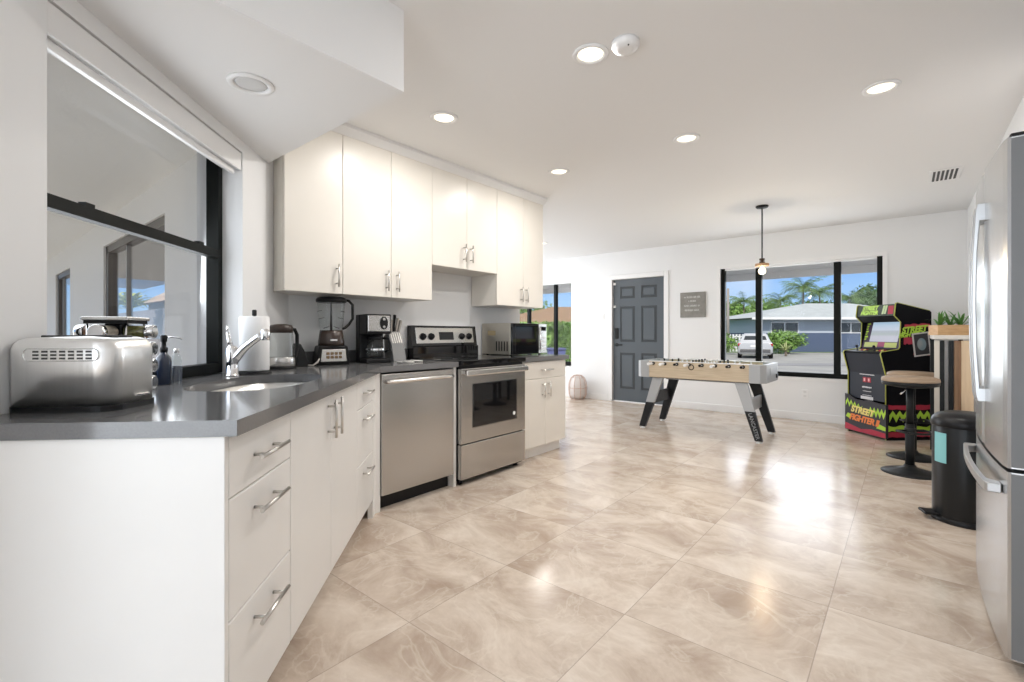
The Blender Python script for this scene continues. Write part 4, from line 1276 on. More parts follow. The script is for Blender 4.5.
# body panels between the sides
xi = AW / 2 - 0.017
lower = MB().prism([(0.008, 0.40), (0.008, 0.69), (-0.048, 0.912), (-0.03, 0.912), (0.03, 0.69), (0.03, 0.40)], -xi, xi, axis='x').build('front_panel', mat('slate_front_panel', (0.022, 0.026, 0.038), 0.4, spec=0.3), ac)
MB().box(-xi, xi, 0.47, 0.495, 0.02, 1.36).build('back_panel', M_ABLK, ac)
mb = MB()
yf = 0.0055
for x in (-0.030, 0.030):
    MB().box(x - 0.024, x + 0.024, yf - 0.002, yf + 0.004, 0.59, 0.645, 0.002, 1).build('coin_slot', mat('coin_red', (0.42, 0.02, 0.04), 0.4), lower)
    MB().box(x - 0.010, x + 0.010, yf - 0.0035, yf, 0.602, 0.634, 0.001, 1).build('coin_mark', mat('coin_pink', (0.75, 0.45, 0.45), 0.5), lower)
mb = MB()
rnd = random.Random(2)
M_PRT = mat('white_print', (0.66, 0.66, 0.68), 0.5)
mb.box(-0.10, 0.10, yf, yf + 0.003, 0.672, 0.680)
for z, w, h in ((0.535, 0.13, 0.020), (0.49, 0.11, 0.006), (0.445, 0.12, 0.006)):
    x = -w / 2
    while x < w / 2:
        g = rnd.uniform(0.008, 0.016)
        mb.box(x, x + g - 0.003, yf, yf + 0.003, z - h / 2 * rnd.uniform(0.6, 1), z + h / 2 * rnd.uniform(0.6, 1))
        x += g
mb.build('printed_lines', M_PRT, lower)
mb = MB()
x = -0.085
while x < 0.08:
    g = rnd.uniform(0.012, 0.02)
    mb.box(x, x + g - 0.003, yf, yf + 0.003, 0.398, 0.432)
    x += g
mb.build('printed_wordmark', M_PRT, lower)
# control deck
dk = MB().prism([(-0.045, 0.90), (-0.045, 0.932), (0.14, 0.962), (0.14, 0.93), (-0.02, 0.90)], -xi, xi, axis='x').build('control_panel', M_ABLK, ac)
TD = Matrix.Rotation(math.atan2(0.03, 0.185), 4, 'X')
for jx in (-0.17, 0.07):
    mj = MB(Tm(jx, 0.035, 0.946) @ TD)
    mj.lathe([(0.016, 0), (0.016, 0.003), (0.005, 0.005), (0.005, 0.035)], seg=14).ball((0, 0, 0.046), 0.015, 2)
    mj.build('joystick', M_BLACK, dk)
    for bi in range(6):
        MB(Tm(jx + 0.055 + 0.032 * (bi % 3), 0.02 + 0.035 * (bi // 3), 0.9435 + 0.0057 * (bi // 3)) @ TD).lathe([(0.011, 0), (0.011, 0.005), (0.008, 0.008)], seg=14).build('button', M_RED if bi % 2 else M_YEL, dk)
# screen surround and screen
SM = Tm(0, 0.15, 0.968) @ Matrix.Rotation(math.radians(-14), 4, 'X')
bz = MB(SM).box(-xi, xi, 0.0, 0.02, 0, 0.335).build('screen_surround', mat('purple_black_surround', (0.03, 0.015, 0.05), 0.3), ac)
M_SCR = bpy.data.materials.new('game_screen')
M_SCR.use_nodes = True
_nt = M_SCR.node_tree
_b = _nt.nodes['Principled BSDF']
_tc = _nt.nodes.new('ShaderNodeTexCoord'); _sx = _nt.nodes.new('ShaderNodeSeparateXYZ'); _rp = _nt.nodes.new('ShaderNodeValToRGB')
_nt.links.new(_tc.outputs['Generated'], _sx.inputs[0]); _nt.links.new(_sx.outputs['Z'], _rp.inputs[0])
_rp.color_ramp.interpolation = 'EASE'
_rp.color_ramp.elements[0].position = 0.0; _rp.color_ramp.elements[0].color = (0.55, 0.56, 0.66, 1)
_rp.color_ramp.elements[1].position = 1.0; _rp.color_ramp.elements[1].color = (0.42, 0.58, 0.74, 1)
for p_, c_ in ((0.25, (0.56, 0.57, 0.66, 1)), (0.40, (0.44, 0.50, 0.52, 1)), (0.55, (0.44, 0.49, 0.56, 1)), (0.60, (0.55, 0.62, 0.74, 1))):
    e_ = _rp.color_ramp.elements.new(p_); e_.color = c_
_b.inputs['Base Color'].default_value = (0.02, 0.02, 0.02, 1)
_b.inputs['Roughness'].default_value = 0.1
_nt.links.new(_rp.outputs[0], _b.inputs['Emission Color'])
_b.inputs['Emission Strength'].default_value = 0.85
MB(SM).box(-0.155, 0.215, -0.004, 0.004, 0.075, 0.30, 0.001, 1).build('screen', M_SCR, bz)
MB(SM).box(-0.215, -0.035, -0.003, 0.004, 0.012, 0.068).build('lime_strip', mat('lime_strip_print', (0.46, 0.52, 0.16), 0.5), bz)
MB(SM).box(0.06, 0.215, -0.003, 0.004, 0.012, 0.068).build('lime_strip', mat('lime_strip_print', (0.46, 0.52, 0.16), 0.5), bz)
MB(SM).box(-0.032, 0.057, -0.0035, 0.004, 0.02, 0.072).build('crimson_badge', mat('crimson_badge_print', (0.34, 0.06, 0.14), 0.5), bz)
mb = MB(SM)
rnd = random.Random(8)
for k in range(7):
    z = 0.09 + k * 0.03
    w = rnd.uniform(0.02, 0.045)
    mb.poly([(-0.232, -0.002, z), (-0.232 + w, -0.002, z + 0.008), (-0.226 + w * 0.7, -0.002, z + 0.024), (-0.236, -0.002, z + 0.018)])
mb.build('graffiti_strip', M_GRN, bz)
mb = MB(SM)
for k in range(9):
    x = -0.21 + k * 0.05
    mb.poly([(x, -0.002, 0.308), (x + 0.035, -0.002, 0.310), (x + 0.028, -0.002, 0.330), (x + 0.004, -0.002, 0.327)])
mb.build('red_graffiti_strip', M_RED, bz)
MB().prism([(0.165, 1.26), (0.10, 1.322), (0.13, 1.322), (0.20, 1.26)], -xi, xi, axis='x').build('marquee_underside', M_ABLK, ac)
mq = MB().prism([(0.100, 1.328), (0.113, 1.45), (0.135, 1.45), (0.135, 1.328)], -xi, xi, axis='x').build('marquee', mat('dark_green_marquee', (0.035, 0.055, 0.035), 0.3), ac)
MQ = lambda x, z: Tm(x, 0.0985 + (z - 1.328) * 0.1066, z) @ Matrix.Rotation(math.radians(-6), 4, 'X')
M_MQT = mat('lime_marquee_letters', (0.48, 0.72, 0.12), 0.5, emit=(0.48, 0.72, 0.12), estr=0.25)
MB().text('STREET', 0.066, MQ(-0.075, 1.417), 0.001, 0.3, 0.002, 0.98).build('lettering', M_MQT, mq)
MB().text('FIGHTER', 0.062, MQ(-0.085, 1.363), 0.001, 0.3, 0.002, 0.98).build('lettering', M_MQT, mq)
MB().text('II', 0.12, MQ(0.115, 1.388), 0.001, 0.2, 0.006).build('numeral', mat('pale_green_numeral', (0.55, 0.68, 0.40), 0.5), mq)
MB(MQ(0.205, 1.388)).box(-0.036, 0.03, -0.001, 0.001, -0.045, 0.045).build('marquee_badge', M_RED, mq)
MB().prism([(0.13, 1.45), (0.485, 1.368), (0.485, 1.355), (0.13, 1.437)], -xi, xi, axis='x').build('roof_panel', M_ABLK, ac)
# kick panel (riser) with graffiti
kp_top = [(-0.285, 0.435), (-0.20, 0.42), (-0.13, 0.385), (-0.03, 0.378), (0.04, 0.40), (0.12, 0.385), (0.285, 0.375)]
kp = MB().prism([(-0.285, 0.02), (0.285, 0.02)] + [(x, z) for x, z in kp_top[::-1]], -0.022, 0.004, axis='y').build('kick_panel', mat('kick_panel_black', (0.012, 0.010, 0.016), 0.4), ac)
ky = -0.0235
def kshape(pts, m, nm):
    MB().prism(pts, ky, ky + 0.002, axis='y').build(nm, m, kp)
kshape([(-0.28, 0.025), (0.28, 0.025), (0.28, 0.075), (0.10, 0.085), (-0.05, 0.06), (-0.28, 0.10)], M_RED, 'red_band')
rnd = random.Random(5)
zz = []
n = 9
top = [(-0.27 + 0.24 * i / n, 0.365 - 0.07 * i / n + (0.03 if i % 2 else -0.02)) for i in range(n + 1)]
bot = [(-0.27 + 0.24 * i / n, 0.325 - 0.045 * i / n + (0.03 if i % 2 else -0.03)) for i in range(n + 1)]
kshape(bot + top[::-1], M_GRN, 'green_zigzag')
top = [(0.06 + 0.22 * i / n, 0.30 + (0.03 if i % 2 else -0.02)) for i in range(n + 1)]
bot = [(0.06 + 0.22 * i / n, 0.25 + (0.03 if i % 2 else -0.03)) for i in range(n + 1)]
kshape(bot + top[::-1], M_GRN, 'green_zigzag')
kshape([(-0.27, 0.17), (-0.20, 0.15), (-0.19, 0.20), (-0.24, 0.215)], M_GRN, 'green_splash')
kshape([(0.16, 0.11), (0.28, 0.10), (0.28, 0.14), (0.20, 0.16)], M_GRN, 'green_splash')
MB().text('STREET', 0.10, Tm(-0.035, ky, 0.262) @ Matrix.Rotation(0.06, 4, 'Y'), 0.002, 0.25, 0.004, 0.95).build('kick_lettering', M_YEL, kp)
MB().text('FIGHTER II', 0.095, Tm(-0.01, ky, 0.168) @ Matrix.Rotation(0.04, 4, 'Y'), 0.002, 0.25, 0.004, 0.92).build('kick_lettering', M_ORG, kp)

# ================================================================== BAR CONSOLE, PLANTER, STOOLS, BIN
bc = thing('bar_console', 'tall narrow bar console with pale top, black metal posts and wood end board', 'console table', (0.298, 5.3, 0))
M_BIRCH = wood_mat('light_birch', (0.62, 0.46, 0.30), (0.74, 0.58, 0.40), (14, 14, 1.2), 3.0, 0.5)
M_WALN = wood_mat('brown_plank', (0.20, 0.11, 0.055), (0.34, 0.20, 0.11), (14, 14, 1.2), 3.0, 0.5)
MB().box(-0.118, 0.125, 0, 0.92, 1.085, 1.12, 0.003, 1).build('top', mat('pale_console_top', (0.72, 0.69, 0.64), 0.4), bc)
MB().box(-0.115, -0.082, 0.015, 0.05, 0.0, 1.075, 0.002, 1).build('pale_post', mat('pale_console_post', (0.66, 0.62, 0.55), 0.5), bc)
for x in (-0.068, -0.012):
    MB().box(x - 0.016, x + 0.016, 0.02, 0.05, 0.0, 1.075, 0.002, 1).build('post', M_BLKMET, bc)
MB().box(0.006, 0.05, 0.03, 0.05, 0.02, 1.075, 0.002, 1).build('brown_board', M_WALN, bc)
MB().box(0.05, 0.122, 0.012, 0.05, 0.0, 1.075, 0.002, 1).build('end_board', M_BIRCH, bc)
for x in (-0.10, 0.10):
    MB().box(x - 0.016, x + 0.016, 0.86, 0.90, 0.0, 1.075, 0.002, 1).build('post', M_BLKMET, bc)
pn = thing('planter_box', 'wooden planter box of spiky green plants on the bar console', 'planter', (0.285, 5.42, 1.12), math.radians(25))
M_PBOX = wood_mat('planter_wood', (0.50, 0.30, 0.14), (0.66, 0.43, 0.23), (3, 3, 14), 4.0, 0.5)
mb = MB()
mb.box(-0.12, 0.12, -0.065, -0.055, 0, 0.085).box(-0.12, 0.12, 0.055, 0.065, 0, 0.085).box(-0.12, -0.11, -0.055, 0.055, 0, 0.085).box(0.11, 0.12, -0.055, 0.055, 0, 0.085).box(-0.11, 0.11, -0.055, 0.055, 0, 0.01)
mb.build('box', M_PBOX, pn)
MB().box(-0.109, 0.109, -0.054, 0.054, 0.01, 0.07).build('soil', mat('potting_soil', (0.04, 0.028, 0.02), 0.9, bump=0.4, bscale=60), pn)
def blade(mb, base, az, reach, rise, w, droop=0.6, n=5):
    """one arching tapered leaf"""
    dx, dy = math.cos(az), math.sin(az)
    px, py = -dy, dx
    L_, R_ = [], []
    for i in range(n + 1):
        t = i / n
        ww = w * math.sin(PI * min(1, 0.15 + 0.85 * t)) if t < 1 else 0.0005
        c = Vector(base) + Vector((dx * reach * t, dy * reach * t, rise * (t - droop * t * t)))
        L_.append(c + Vector((px * ww, py * ww, 0.15 * ww))); R_.append(c - Vector((px * ww, py * ww, -0.15 * ww)))
    for i in range(n):
        mb.poly([L_[i], L_[i + 1], R_[i + 1], R_[i]], smooth=True)
rnd = random.Random(3)
for k, x in enumerate((-0.075, 0.0, 0.075)):
    mb = MB()
    for i in range(15):
        blade(mb, (x, 0, 0.068), rnd.uniform(0, 2 * PI), rnd.uniform(0.06, 0.165), rnd.uniform(0.10, 0.23), rnd.uniform(0.006, 0.011), rnd.uniform(0.2, 0.7))
    mb.build('plant', mat('spiky_leaf_green', (0.10, 0.27, 0.06), 0.45, var=0.3, vscale=8), pn)

def stool(name, x, y, label):
    r = thing('bar_stool', label, 'stool', (x, y, 0), math.radians(40), 'round bar stools')
    MB().lathe([(0.19, 0), (0.19, 0.006), (0.16, 0.018), (0.10, 0.034), (0.045, 0.05), (0.036, 0.07)], seg=40).build('base', M_BLKMET, r)
    MB().cyl((0, 0, 0.06), (0, 0, 0.40), 0.031, seg=20).build('column', M_BLKMET, r)
    MB().cyl((0, 0, 0.40), (0, 0, 0.70), 0.024, seg=20).build('gas_lift', M_BLKMET, r)
    mb = MB()
    pts = [(0.11 * math.cos(a) , -0.05 + 0.10 * math.sin(a), 0.345) for a in [PI + PI * i / 12 for i in range(13)]]
    mb.tube([(0.0, 0.0, 0.345), (0.11, 0.0, 0.345)] + [(0.11, -0.05, 0.345)] + pts[::-1][1:-1] + [(-0.11, -0.05, 0.345), (-0.11, 0.0, 0.345), (0.0, 0.0, 0.345)], 0.009, seg=8)
    mb.lathe([(0.038, 0.325), (0.038, 0.365)], seg=20)
    mb.build('footrest', M_BLKMET, r)
    MB().lathe([(0.05, 0.69), (0.14, 0.705), (0.180, 0.715), (0.185, 0.728), (0.185, 0.745)], seg=44).build('seat_shell', M_BLKMET, r)
    MB().lathe([(0.185, 0.745), (0.187, 0.752), (0.183, 0.772), (0.16, 0.782), (0.05, 0.784)], seg=44).build('seat_pad', mat('tan_seat_pad', (0.34, 0.245, 0.165), 0.5, var=0.12, vscale=10), r)
    MB().cyl((-0.03, -0.02, 0.70), (-0.15, -0.09, 0.655), 0.006, seg=8).build('lift_lever', M_CHROME, r)
    return r
stool('bar_stool', 0.025, 5.02, 'round tan seated black pedestal bar stool nearest the trash can')
stool('bar_stool', 0.045, 5.66, 'round tan seated black pedestal bar stool farther back, by the arcade machine')

tc_ = thing('trash_can', 'black round pedal trash can with teal sticker beside the refrigerator', 'trash can', (0.275, 3.95, 0), math.radians(-18))
MB().lathe([(0.158, 0), (0.160, 0.008), (0.158, 0.028), (0.152, 0.032)], seg=44).build('base_ring', M_BLACK, tc_)
bd = MB().lathe([(0.150, 0.03), (0.152, 0.035), (0.152, 0.575), (0.150, 0.58)], seg=48).build('body', mat('satin_black_bin', (0.010, 0.011, 0.012), 0.35, spec=0.3), tc_)
MB().lathe([(0.156, 0.572), (0.159, 0.578), (0.157, 0.60), (0.150, 0.622), (0.13, 0.642), (0.09, 0.656), (0.03, 0.662)], seg=48).build('lid', M_BLACK, tc_)
mb = MB()
a0_, a1_ = math.radians(222), math.radians(252)
n = 8
for i in range(n):
    a, b = a0_ + (a1_ - a0_) * i / n, a0_ + (a1_ - a0_) * (i + 1) / n
    R_ = 0.1532
    mb.poly([(R_ * math.cos(a), R_ * math.sin(a), 0.355), (R_ * math.cos(b), R_ * math.sin(b), 0.355), (R_ * math.cos(b), R_ * math.sin(b), 0.535), (R_ * math.cos(a), R_ * math.sin(a), 0.535)])
st = mb.build('sticker', mat('teal_sticker', (0.20, 0.48, 0.50), 0.5), bd)
MB().box(-0.05, 0.05, -0.215, -0.14, 0.028, 0.042, 0.005, 2).build('pedal', M_BLACK, tc_)
bpy.data.objects['pedal'].rotation_euler = (0, 0, math.radians(-52))

# ================================================================== OUTSIDE: SIDE PATIO
# covered side patio seen through the window over the sink
PX0, PY = -12.5, 1.03
M_PAT = mat('patio_white_stucco', (0.84, 0.83, 0.81), 0.8, bump=0.1, bscale=40)
mb = MB()
S1 = (-6.28, -4.18, 2.02)
S2 = (-9.55, -8.30, 1.99)
for a, b in ((PX0, S2[0]), (S2[1], S1[0]), (S1[1], -3.09)):
    mb.box(a, b, PY, PY + 0.12, 0, 2.5)
mb.box(S2[0], S2[1], PY, PY + 0.12, S2[2], 2.5).box(S1[0], S1[1], PY, PY + 0.12, S1[2], 2.5)
struct(mb.build('wall_patio', M_PAT))
struct(MB().prism([(-1.75, -0.3), (-3.05, 0.98), (-3.1, 1.03), (PX0, 1.03), (PX0, -1.7), (-1.75, -1.7)], 2.28, 2.36).build('ceiling_patio', M_PAT))
struct(MB().prism([(-1.75, -0.3), (-3.05, 0.98), (-3.1, 1.03), (PX0, 1.03), (PX0, -4), (-1.75, -4)], -0.12, -0.02).build('floor_patio', mat('patio_concrete', (0.5, 0.48, 0.45), 0.8, var=0.1)))
def slider(name, s, dark):
    r = struct_empty(name, ((s[0] + s[1]) / 2, PY, 0))
    w = (s[1] - s[0]) / 2
    mb = MB()
    mb.box(-w, -w + 0.10, 0.02, 0.10, 0, s[2]).box(w - 0.06, w, 0.02, 0.10, 0, s[2]).box(-w, w, 0.02, 0.10, s[2] - 0.07, s[2]).box(-w, w, 0.02, 0.10, 0, 0.05)
    struct(mb.build('door_frame', mat('brown_alu_frame', (0.10, 0.085, 0.075), 0.4), r))
    struct(MB().box(-0.315, -0.285, 0.04, 0.08, 0.05, s[2] - 0.07).build('door_stile', mat('grey_alu_frame', (0.32, 0.31, 0.30), 0.4), r))
    struct(MB().box(-w + 0.09, w - 0.05, 0.055, 0.060, 0.04, s[2] - 0.06).build('door_glass', M_GLASS, r))
    return r
slider('door_2', S1, False)
slider('door_3', S2, True)
# covered walkway behind that wall
struct(MB().box(-12.5, -3.5, 1.2, 2.7, 2.08, 2.16).build('ceiling_walkway', mat('walkway_soffit', (0.62, 0.61, 0.60), 0.8)))
struct(MB().box(-27.0, -3.5, 1.16, 4.2, -0.12, -0.02).build('floor_walkway', MATS['patio_concrete']))
fe = thing('yard_fence', 'grey board fence beyond the patio glass door, seen through the sink window', 'fence', (-17.0, 3.95, 0))
mb = MB()
for i in range(60):
    mb.box(-9 + i * 0.30, -9 + i * 0.30 + 0.285, -0.02, 0.02, -0.02, 1.85)
mb.build('boards', mat('grey_fence_boards', (0.30, 0.28, 0.29), 0.8, var=0.12, vscale=3), fe)
mb = MB().box(-9, 9, 0.02, 0.06, 0.3, 0.4).box(-9, 9, 0.02, 0.06, 1.3, 1.4)
mb.build('rails', MATS['grey_fence_boards'], fe)
sh = thing('garden_shed', 'tan tile roofed shed behind the grey fence outside the sink window', 'shed', (-17.5, 6.0, 0))
MB().box(-4, 3.5, -1.2, 1.2, -0.02, 2.25).build('walls', mat('tan_stucco', (0.55, 0.43, 0.28), 0.9), sh)
MB().prism([(-1.5, 2.2), (0, 3.1), (1.5, 2.2)], -4.2, 3.8, axis='x').build('roof', mat('tan_roof_tiles', (0.50, 0.36, 0.24), 0.8, var=0.3, vscale=8, bump=0.5, bscale=12), sh)

# ---- plants
M_PALM = mat('palm_frond_green', (0.13, 0.22, 0.06), 0.5, var=0.35, vscale=3)
M_PALMY = mat('yellow_green_frond', (0.52, 0.54, 0.06), 0.5, var=0.3, vscale=3)
M_TRUNK = mat('palm_trunk', (0.22, 0.18, 0.14), 0.9, var=0.3, vscale=8)
def fronds(mb, top, n, length, rnd, arch=1.0, lw=0.05, sub=14, up=0.9):
    for i in range(n):
        az = 2 * PI * i / n + rnd.uniform(-0.3, 0.3)
        L_ = length * rnd.uniform(0.75, 1.1)
        rise = L_ * rnd.uniform(0.05, up)
        drp = L_ * rnd.uniform(0.5, 1.0) * arch
        dx, dy = math.cos(az), math.sin(az)
        def pos(t):
            return Vector(top) + Vector((dx * L_ * t, dy * L_ * t, rise * t - drp * t * t))
        for k in range(1, sub + 1):
            t = k / sub
            c = pos(t)
            d = (pos(min(1, t + 0.02)) - pos(t - 0.02)).normalized()
            side = d.cross(Vector((0, 0, 1)))
            if side.length < 1e-3: continue
            side.normalize()
            ll = L_ * 0.30 * math.sin(PI * (0.12 + 0.85 * t)) + 0.02
            for s in (-1, 1):
                tip = c + side * s * ll * 0.8 + d * ll * 0.55 + Vector((0, 0, -ll * rnd.uniform(0.25, 0.6)))
                mb.poly([c - d * lw * L_ * 0.35, c + d * lw * L_ * 0.35, tip])
            mb.poly([pos(t - 1 / sub) + side * 0.012 * L_ * (1 - t), pos(t - 1 / sub) - side * 0.012 * L_ * (1 - t), c - side * 0.008 * L_ * (1 - t), c + side * 0.009 * L_ * (1 - t)])
def palm(label, x, y, z0, h, length, seed, n=16, m=None, group='palms outside the front window', arch=1.0, up=0.9):
    rnd = random.Random(seed)
    r = thing('palm_tree', label, 'palm', (x, y, z0), 0, group)
    lean = rnd.uniform(-0.04, 0.04) * h
    MB().tube([(0, 0, 0), (lean * 0.4, 0, h * 0.5), (lean, 0, h)], 0.02 * length + 0.07, seg=8, radii=[0.045 * length, 0.035 * length, 0.03 * length]).build('trunk', M_TRUNK, r)
    mb = MB()
    fronds(mb, (lean, 0, h), n, length, rnd, arch, up=up)
    mb.build('fronds', m or M_PALM, r)
    return r
M_CARD = [mat('deep_green_leaves', (0.075, 0.15, 0.04), 0.55, var=0.5, vscale=1.5),
          mat('mid_green_leaves', (0.17, 0.30, 0.06), 0.55, var=0.5, vscale=1.5),
          mat('bright_green_leaves', (0.30, 0.42, 0.09), 0.55, var=0.4, vscale=1.5)]
def leafy(mb, c, rad, n, size, rnd):
    for i in range(n):
        d = Vector((rnd.gauss(0, 1), rnd.gauss(0, 1), rnd.gauss(0, 1))).normalized()
        k = rnd.uniform(0.55, 1.0) * (1 + 0.18 * noise.noise(d * 2.5 + Vector(c)))
        p = Vector((c[0] + d.x * rad[0] * k, c[1] + d.y * rad[1] * k, c[2] + d.z * rad[2] * k))
        a = Vector((rnd.gauss(0, 1), rnd.gauss(0, 1), rnd.gauss(0, 0.6))).normalized() * size * rnd.uniform(0.6, 1.3)
        b = (d + 0.5 * Vector((rnd.gauss(0, 1), rnd.gauss(0, 1), rnd.gauss(0, 1)))).cross(a).normalized() * a.length * 0.55
        mb.poly([p - a, p - b * 0.9, p + a, p + b])
def bush(name, label, cat, x, y, z0, rad, n, size, seed, m, group=None, trunk=None):
    rnd = random.Random(seed)
    r = thing(name, label, cat, (x, y, z0), 0, group)
    mb = MB()
    zc = rad[2] * 0.8 if not trunk else trunk + rad[2] * 0.7
    for k in range(5):
        o_ = (rnd.uniform(-0.35, 0.35) * rad[0], rnd.uniform(-0.35, 0.35) * rad[1], zc + rnd.uniform(-0.2, 0.2) * rad[2])
        leafy(mb, o_, [q * rnd.uniform(0.55, 0.8) for q in rad], n // 5, size, rnd)
    mb.build('foliage', m, r)
    h = trunk or rad[2]
    MB().tube([(0, 0, 0), (0.03 * h, 0, h * 0.6), (0, 0, h)], 0.05, seg=7, radii=[0.05 * rad[0] + 0.03, 0.04 * rad[0] + 0.02, 0.03 * rad[0] + 0.01]).build('trunk' if trunk else 'stem', M_TRUNK, r)
    return r
bp = thing('potted_palm', 'bushy yellow green palm beyond the patio glass door, seen through the sink window', 'palm', (-16.35, 3.25, -0.02))
MB().lathe([(0.16, 0), (0.22, 0.02), (0.26, 0.42), (0.24, 0.44)], seg=24).build('pot', mat('clay_pot', (0.30, 0.17, 0.10), 0.8), bp)
MB().tube([(0, 0, 0.42), (0.02, 0, 1.1), (0, 0, 1.95)], 0.05, seg=8).build('trunk', M_TRUNK, bp)
mb = MB()
rnd = random.Random(5)
for i in range(90):
    blade(mb, (0, 0, 1.9 + rnd.uniform(-0.1, 0.1)), rnd.uniform(0, 2 * PI), rnd.uniform(0.3, 0.7), rnd.uniform(0.0, 0.9), rnd.uniform(0.05, 0.075), rnd.uniform(0.4, 1.0), 5)
mb.build('fronds', M_PALMY, bp)

# ---- street side, set out on the view axis frame: a = metres right of the view axis, d = metres ahead
TH = math.radians(39.83)
def EX(a, d, z=0.0):
    return (a * math.cos(TH) - d * math.sin(TH), a * math.sin(TH) + d * math.cos(TH), z)
GZ = -0.32
# porch
struct(MB().box(-9.0, 3.5, 7.42, 8.72, -0.14, -0.04).build('porch_floor', mat('porch_concrete', (0.52, 0.51, 0.49), 0.85, var=0.08)))
struct(MB().box(-9.0, 3.5, 7.42, 8.72, 2.14, 2.22).build('porch_ceiling', M_TRIM))
struct(MB().box(-9.0, 3.5, 8.68, 8.72, 2.03, 2.14).build('trim_4', M_TRIM))
g = MB().box(-160, 160, -200, 140, -0.5, GZ)
o = g.build('ground', mat('pale_asphalt', (0.27, 0.27, 0.265), 0.9, col2=(0.36, 0.355, 0.34), vscale=0.6))
o.location = EX(20, 160); o.rotation_euler = (0, 0, TH)
struct(o)
o = MB().box(-16, 30, -0.4, 40, GZ, GZ + 0.03).build('front_lawn', mat('lawn_green', (0.10, 0.17, 0.05), 0.9, var=0.4, vscale=4))
o.location = EX(10, 36.5); o.rotation_euler = (0, 0, TH); struct(o)
o = MB().box(-10, 24, -0.8, 0.8, GZ, GZ + 0.02).build('road_shade_strip', mat('road_shade_grey', (0.24, 0.24, 0.25), 0.9, var=0.1, vscale=2))  # shade on the road laid down as a darker strip
o.location = EX(10, 22); o.rotation_euler = (0, 0, TH); struct(o)

# neighbour house
nh = thing('neighbour_house', 'single storey blue house with pale hip roof across the street', 'house', EX(26.5, 36.7, GZ), TH)
M_HB = mat('pale_blue_stucco', (0.46, 0.51, 0.58), 0.9, bump=0.1, bscale=6)
M_HD = mat('slate_blue_stucco', (0.085, 0.115, 0.19), 0.9, bump=0.1, bscale=6)
MB().box(-7.5, 8.0, 0, 8, 1.50, 2.62).build('upper_wall', M_HB, nh)
MB().box(-7.52, 8.02, -0.02, 8, 0.0, 1.50).build('lower_wall', M_HD, nh)
M_ROOF = mat('pale_grey_roof', (0.40, 0.43, 0.44), 0.7, var=0.08, vscale=2)
rf = MB()
e0, e1, f0_, f1_ = -8.3, 8.8, -0.9, 8.9
zE, zR = 2.66, 4.05
A_, B_, C_, D__ = (e0, f0_, zE), (e1, f0_, zE), (e1, f1_, zE), (e0, f1_, zE)
Ra, Rb = (-1.2, 4.0, zR), (2.6, 4.0, zR)
rf.poly([A_, B_, Rb, Ra]).poly([B_, C_, Rb]).poly([C_, D__, Ra, Rb]).poly([D__, A_, Ra]).poly([D__, C_, B_, A_])
rf.build('roof', M_ROOF, nh)
MB().box(e0 - 0.02, e1 + 0.02, f0_ - 0.06, f0_, zE - 0.14, zE + 0.04).build('gutter', M_TRIM, nh)
for x0, x1 in ((-6.35, -4.35), (-1.35, 0.9)):
    fr_ = MB().box(x0 - 0.06, x1 + 0.06, -0.08, 0.0, 1.48, 2.36).build('window', M_TRIM, nh)
    xm = (x0 + x1) / 2
    for a, b in ((x0, xm - 0.05), (xm + 0.05, x1)):
        MB().box(a, b, -0.10, -0.07, 1.55, 2.28).build('pane', mat('dark_house_glass', (0.05, 0.055, 0.06), 0.2), fr_)
# parked car seen from behind
car = thing('car', 'silver hatchback seen from behind on the driveway across the street', 'car', EX(14.0, 27.2, GZ), TH - math.radians(27))
M_CARP = mat('silver_car_paint', (0.62, 0.63, 0.65), 0.3, 0.4, coat=0.6)
def loftx(secs):
    """secs: list of (y, [(x,z)...]) cross sections joined along y"""
    bm = bmesh.new()
    rings = [[bm.verts.new((x, y, z)) for x, z in s] for y, s in secs]
    for a, b in zip(rings, rings[1:]):
        for i in range(len(a)):
            f = bm.faces.new((a[i], a[(i + 1) % len(a)], b[(i + 1) % len(a)], b[i])); f.smooth = True
    bm.faces.new(rings[0][::-1]); bm.faces.new(rings[-1])
    bmesh.ops.recalc_face_normals(bm, faces=list(bm.faces))
    m = MB(); m.bm.free(); m.bm = bm
    return m
def csec(w, z0, z1, r=0.12):
    return [(-w + r, z0), (w - r, z0), (w, z0 + r), (w, z1 - r), (w - r, z1), (-w + r, z1), (-w, z1 - r), (-w, z0 + r)]
loftx([(0, csec(0.80, 0.35, 0.90)), (0.12, csec(0.90, 0.25, 0.98)), (0.6, csec(0.92, 0.22, 1.0)), (2.6, csec(0.92, 0.22, 0.98)), (3.9, csec(0.88, 0.24, 0.86)), (4.25, csec(0.74, 0.32, 0.70))]).build('body', M_CARP, car)
loftx([(0.18, csec(0.80, 0.92, 1.0, 0.03)), (0.55, csec(0.66, 0.92, 1.42, 0.1)), (0.9, csec(0.66, 0.92, 1.47, 0.1)), (2.0, csec(0.66, 0.92, 1.46, 0.1)), (2.95, csec(0.78, 0.92, 0.98, 0.03))]).build('cabin', M_CARP, car)
MB().prism([(-0.60, 1.05), (0.60, 1.05), (0.52, 1.34), (-0.52, 1.34)], -0.01, 0.01, axis='y', M=Tm(0, 0.345, 0) @ Tm(0, 0, 1.2) @ Matrix.Rotation(math.radians(-38), 4, 'X') @ Tm(0, 0, -1.2)).build('rear_window', mat('car_glass', (0.03, 0.035, 0.04), 0.1), car)
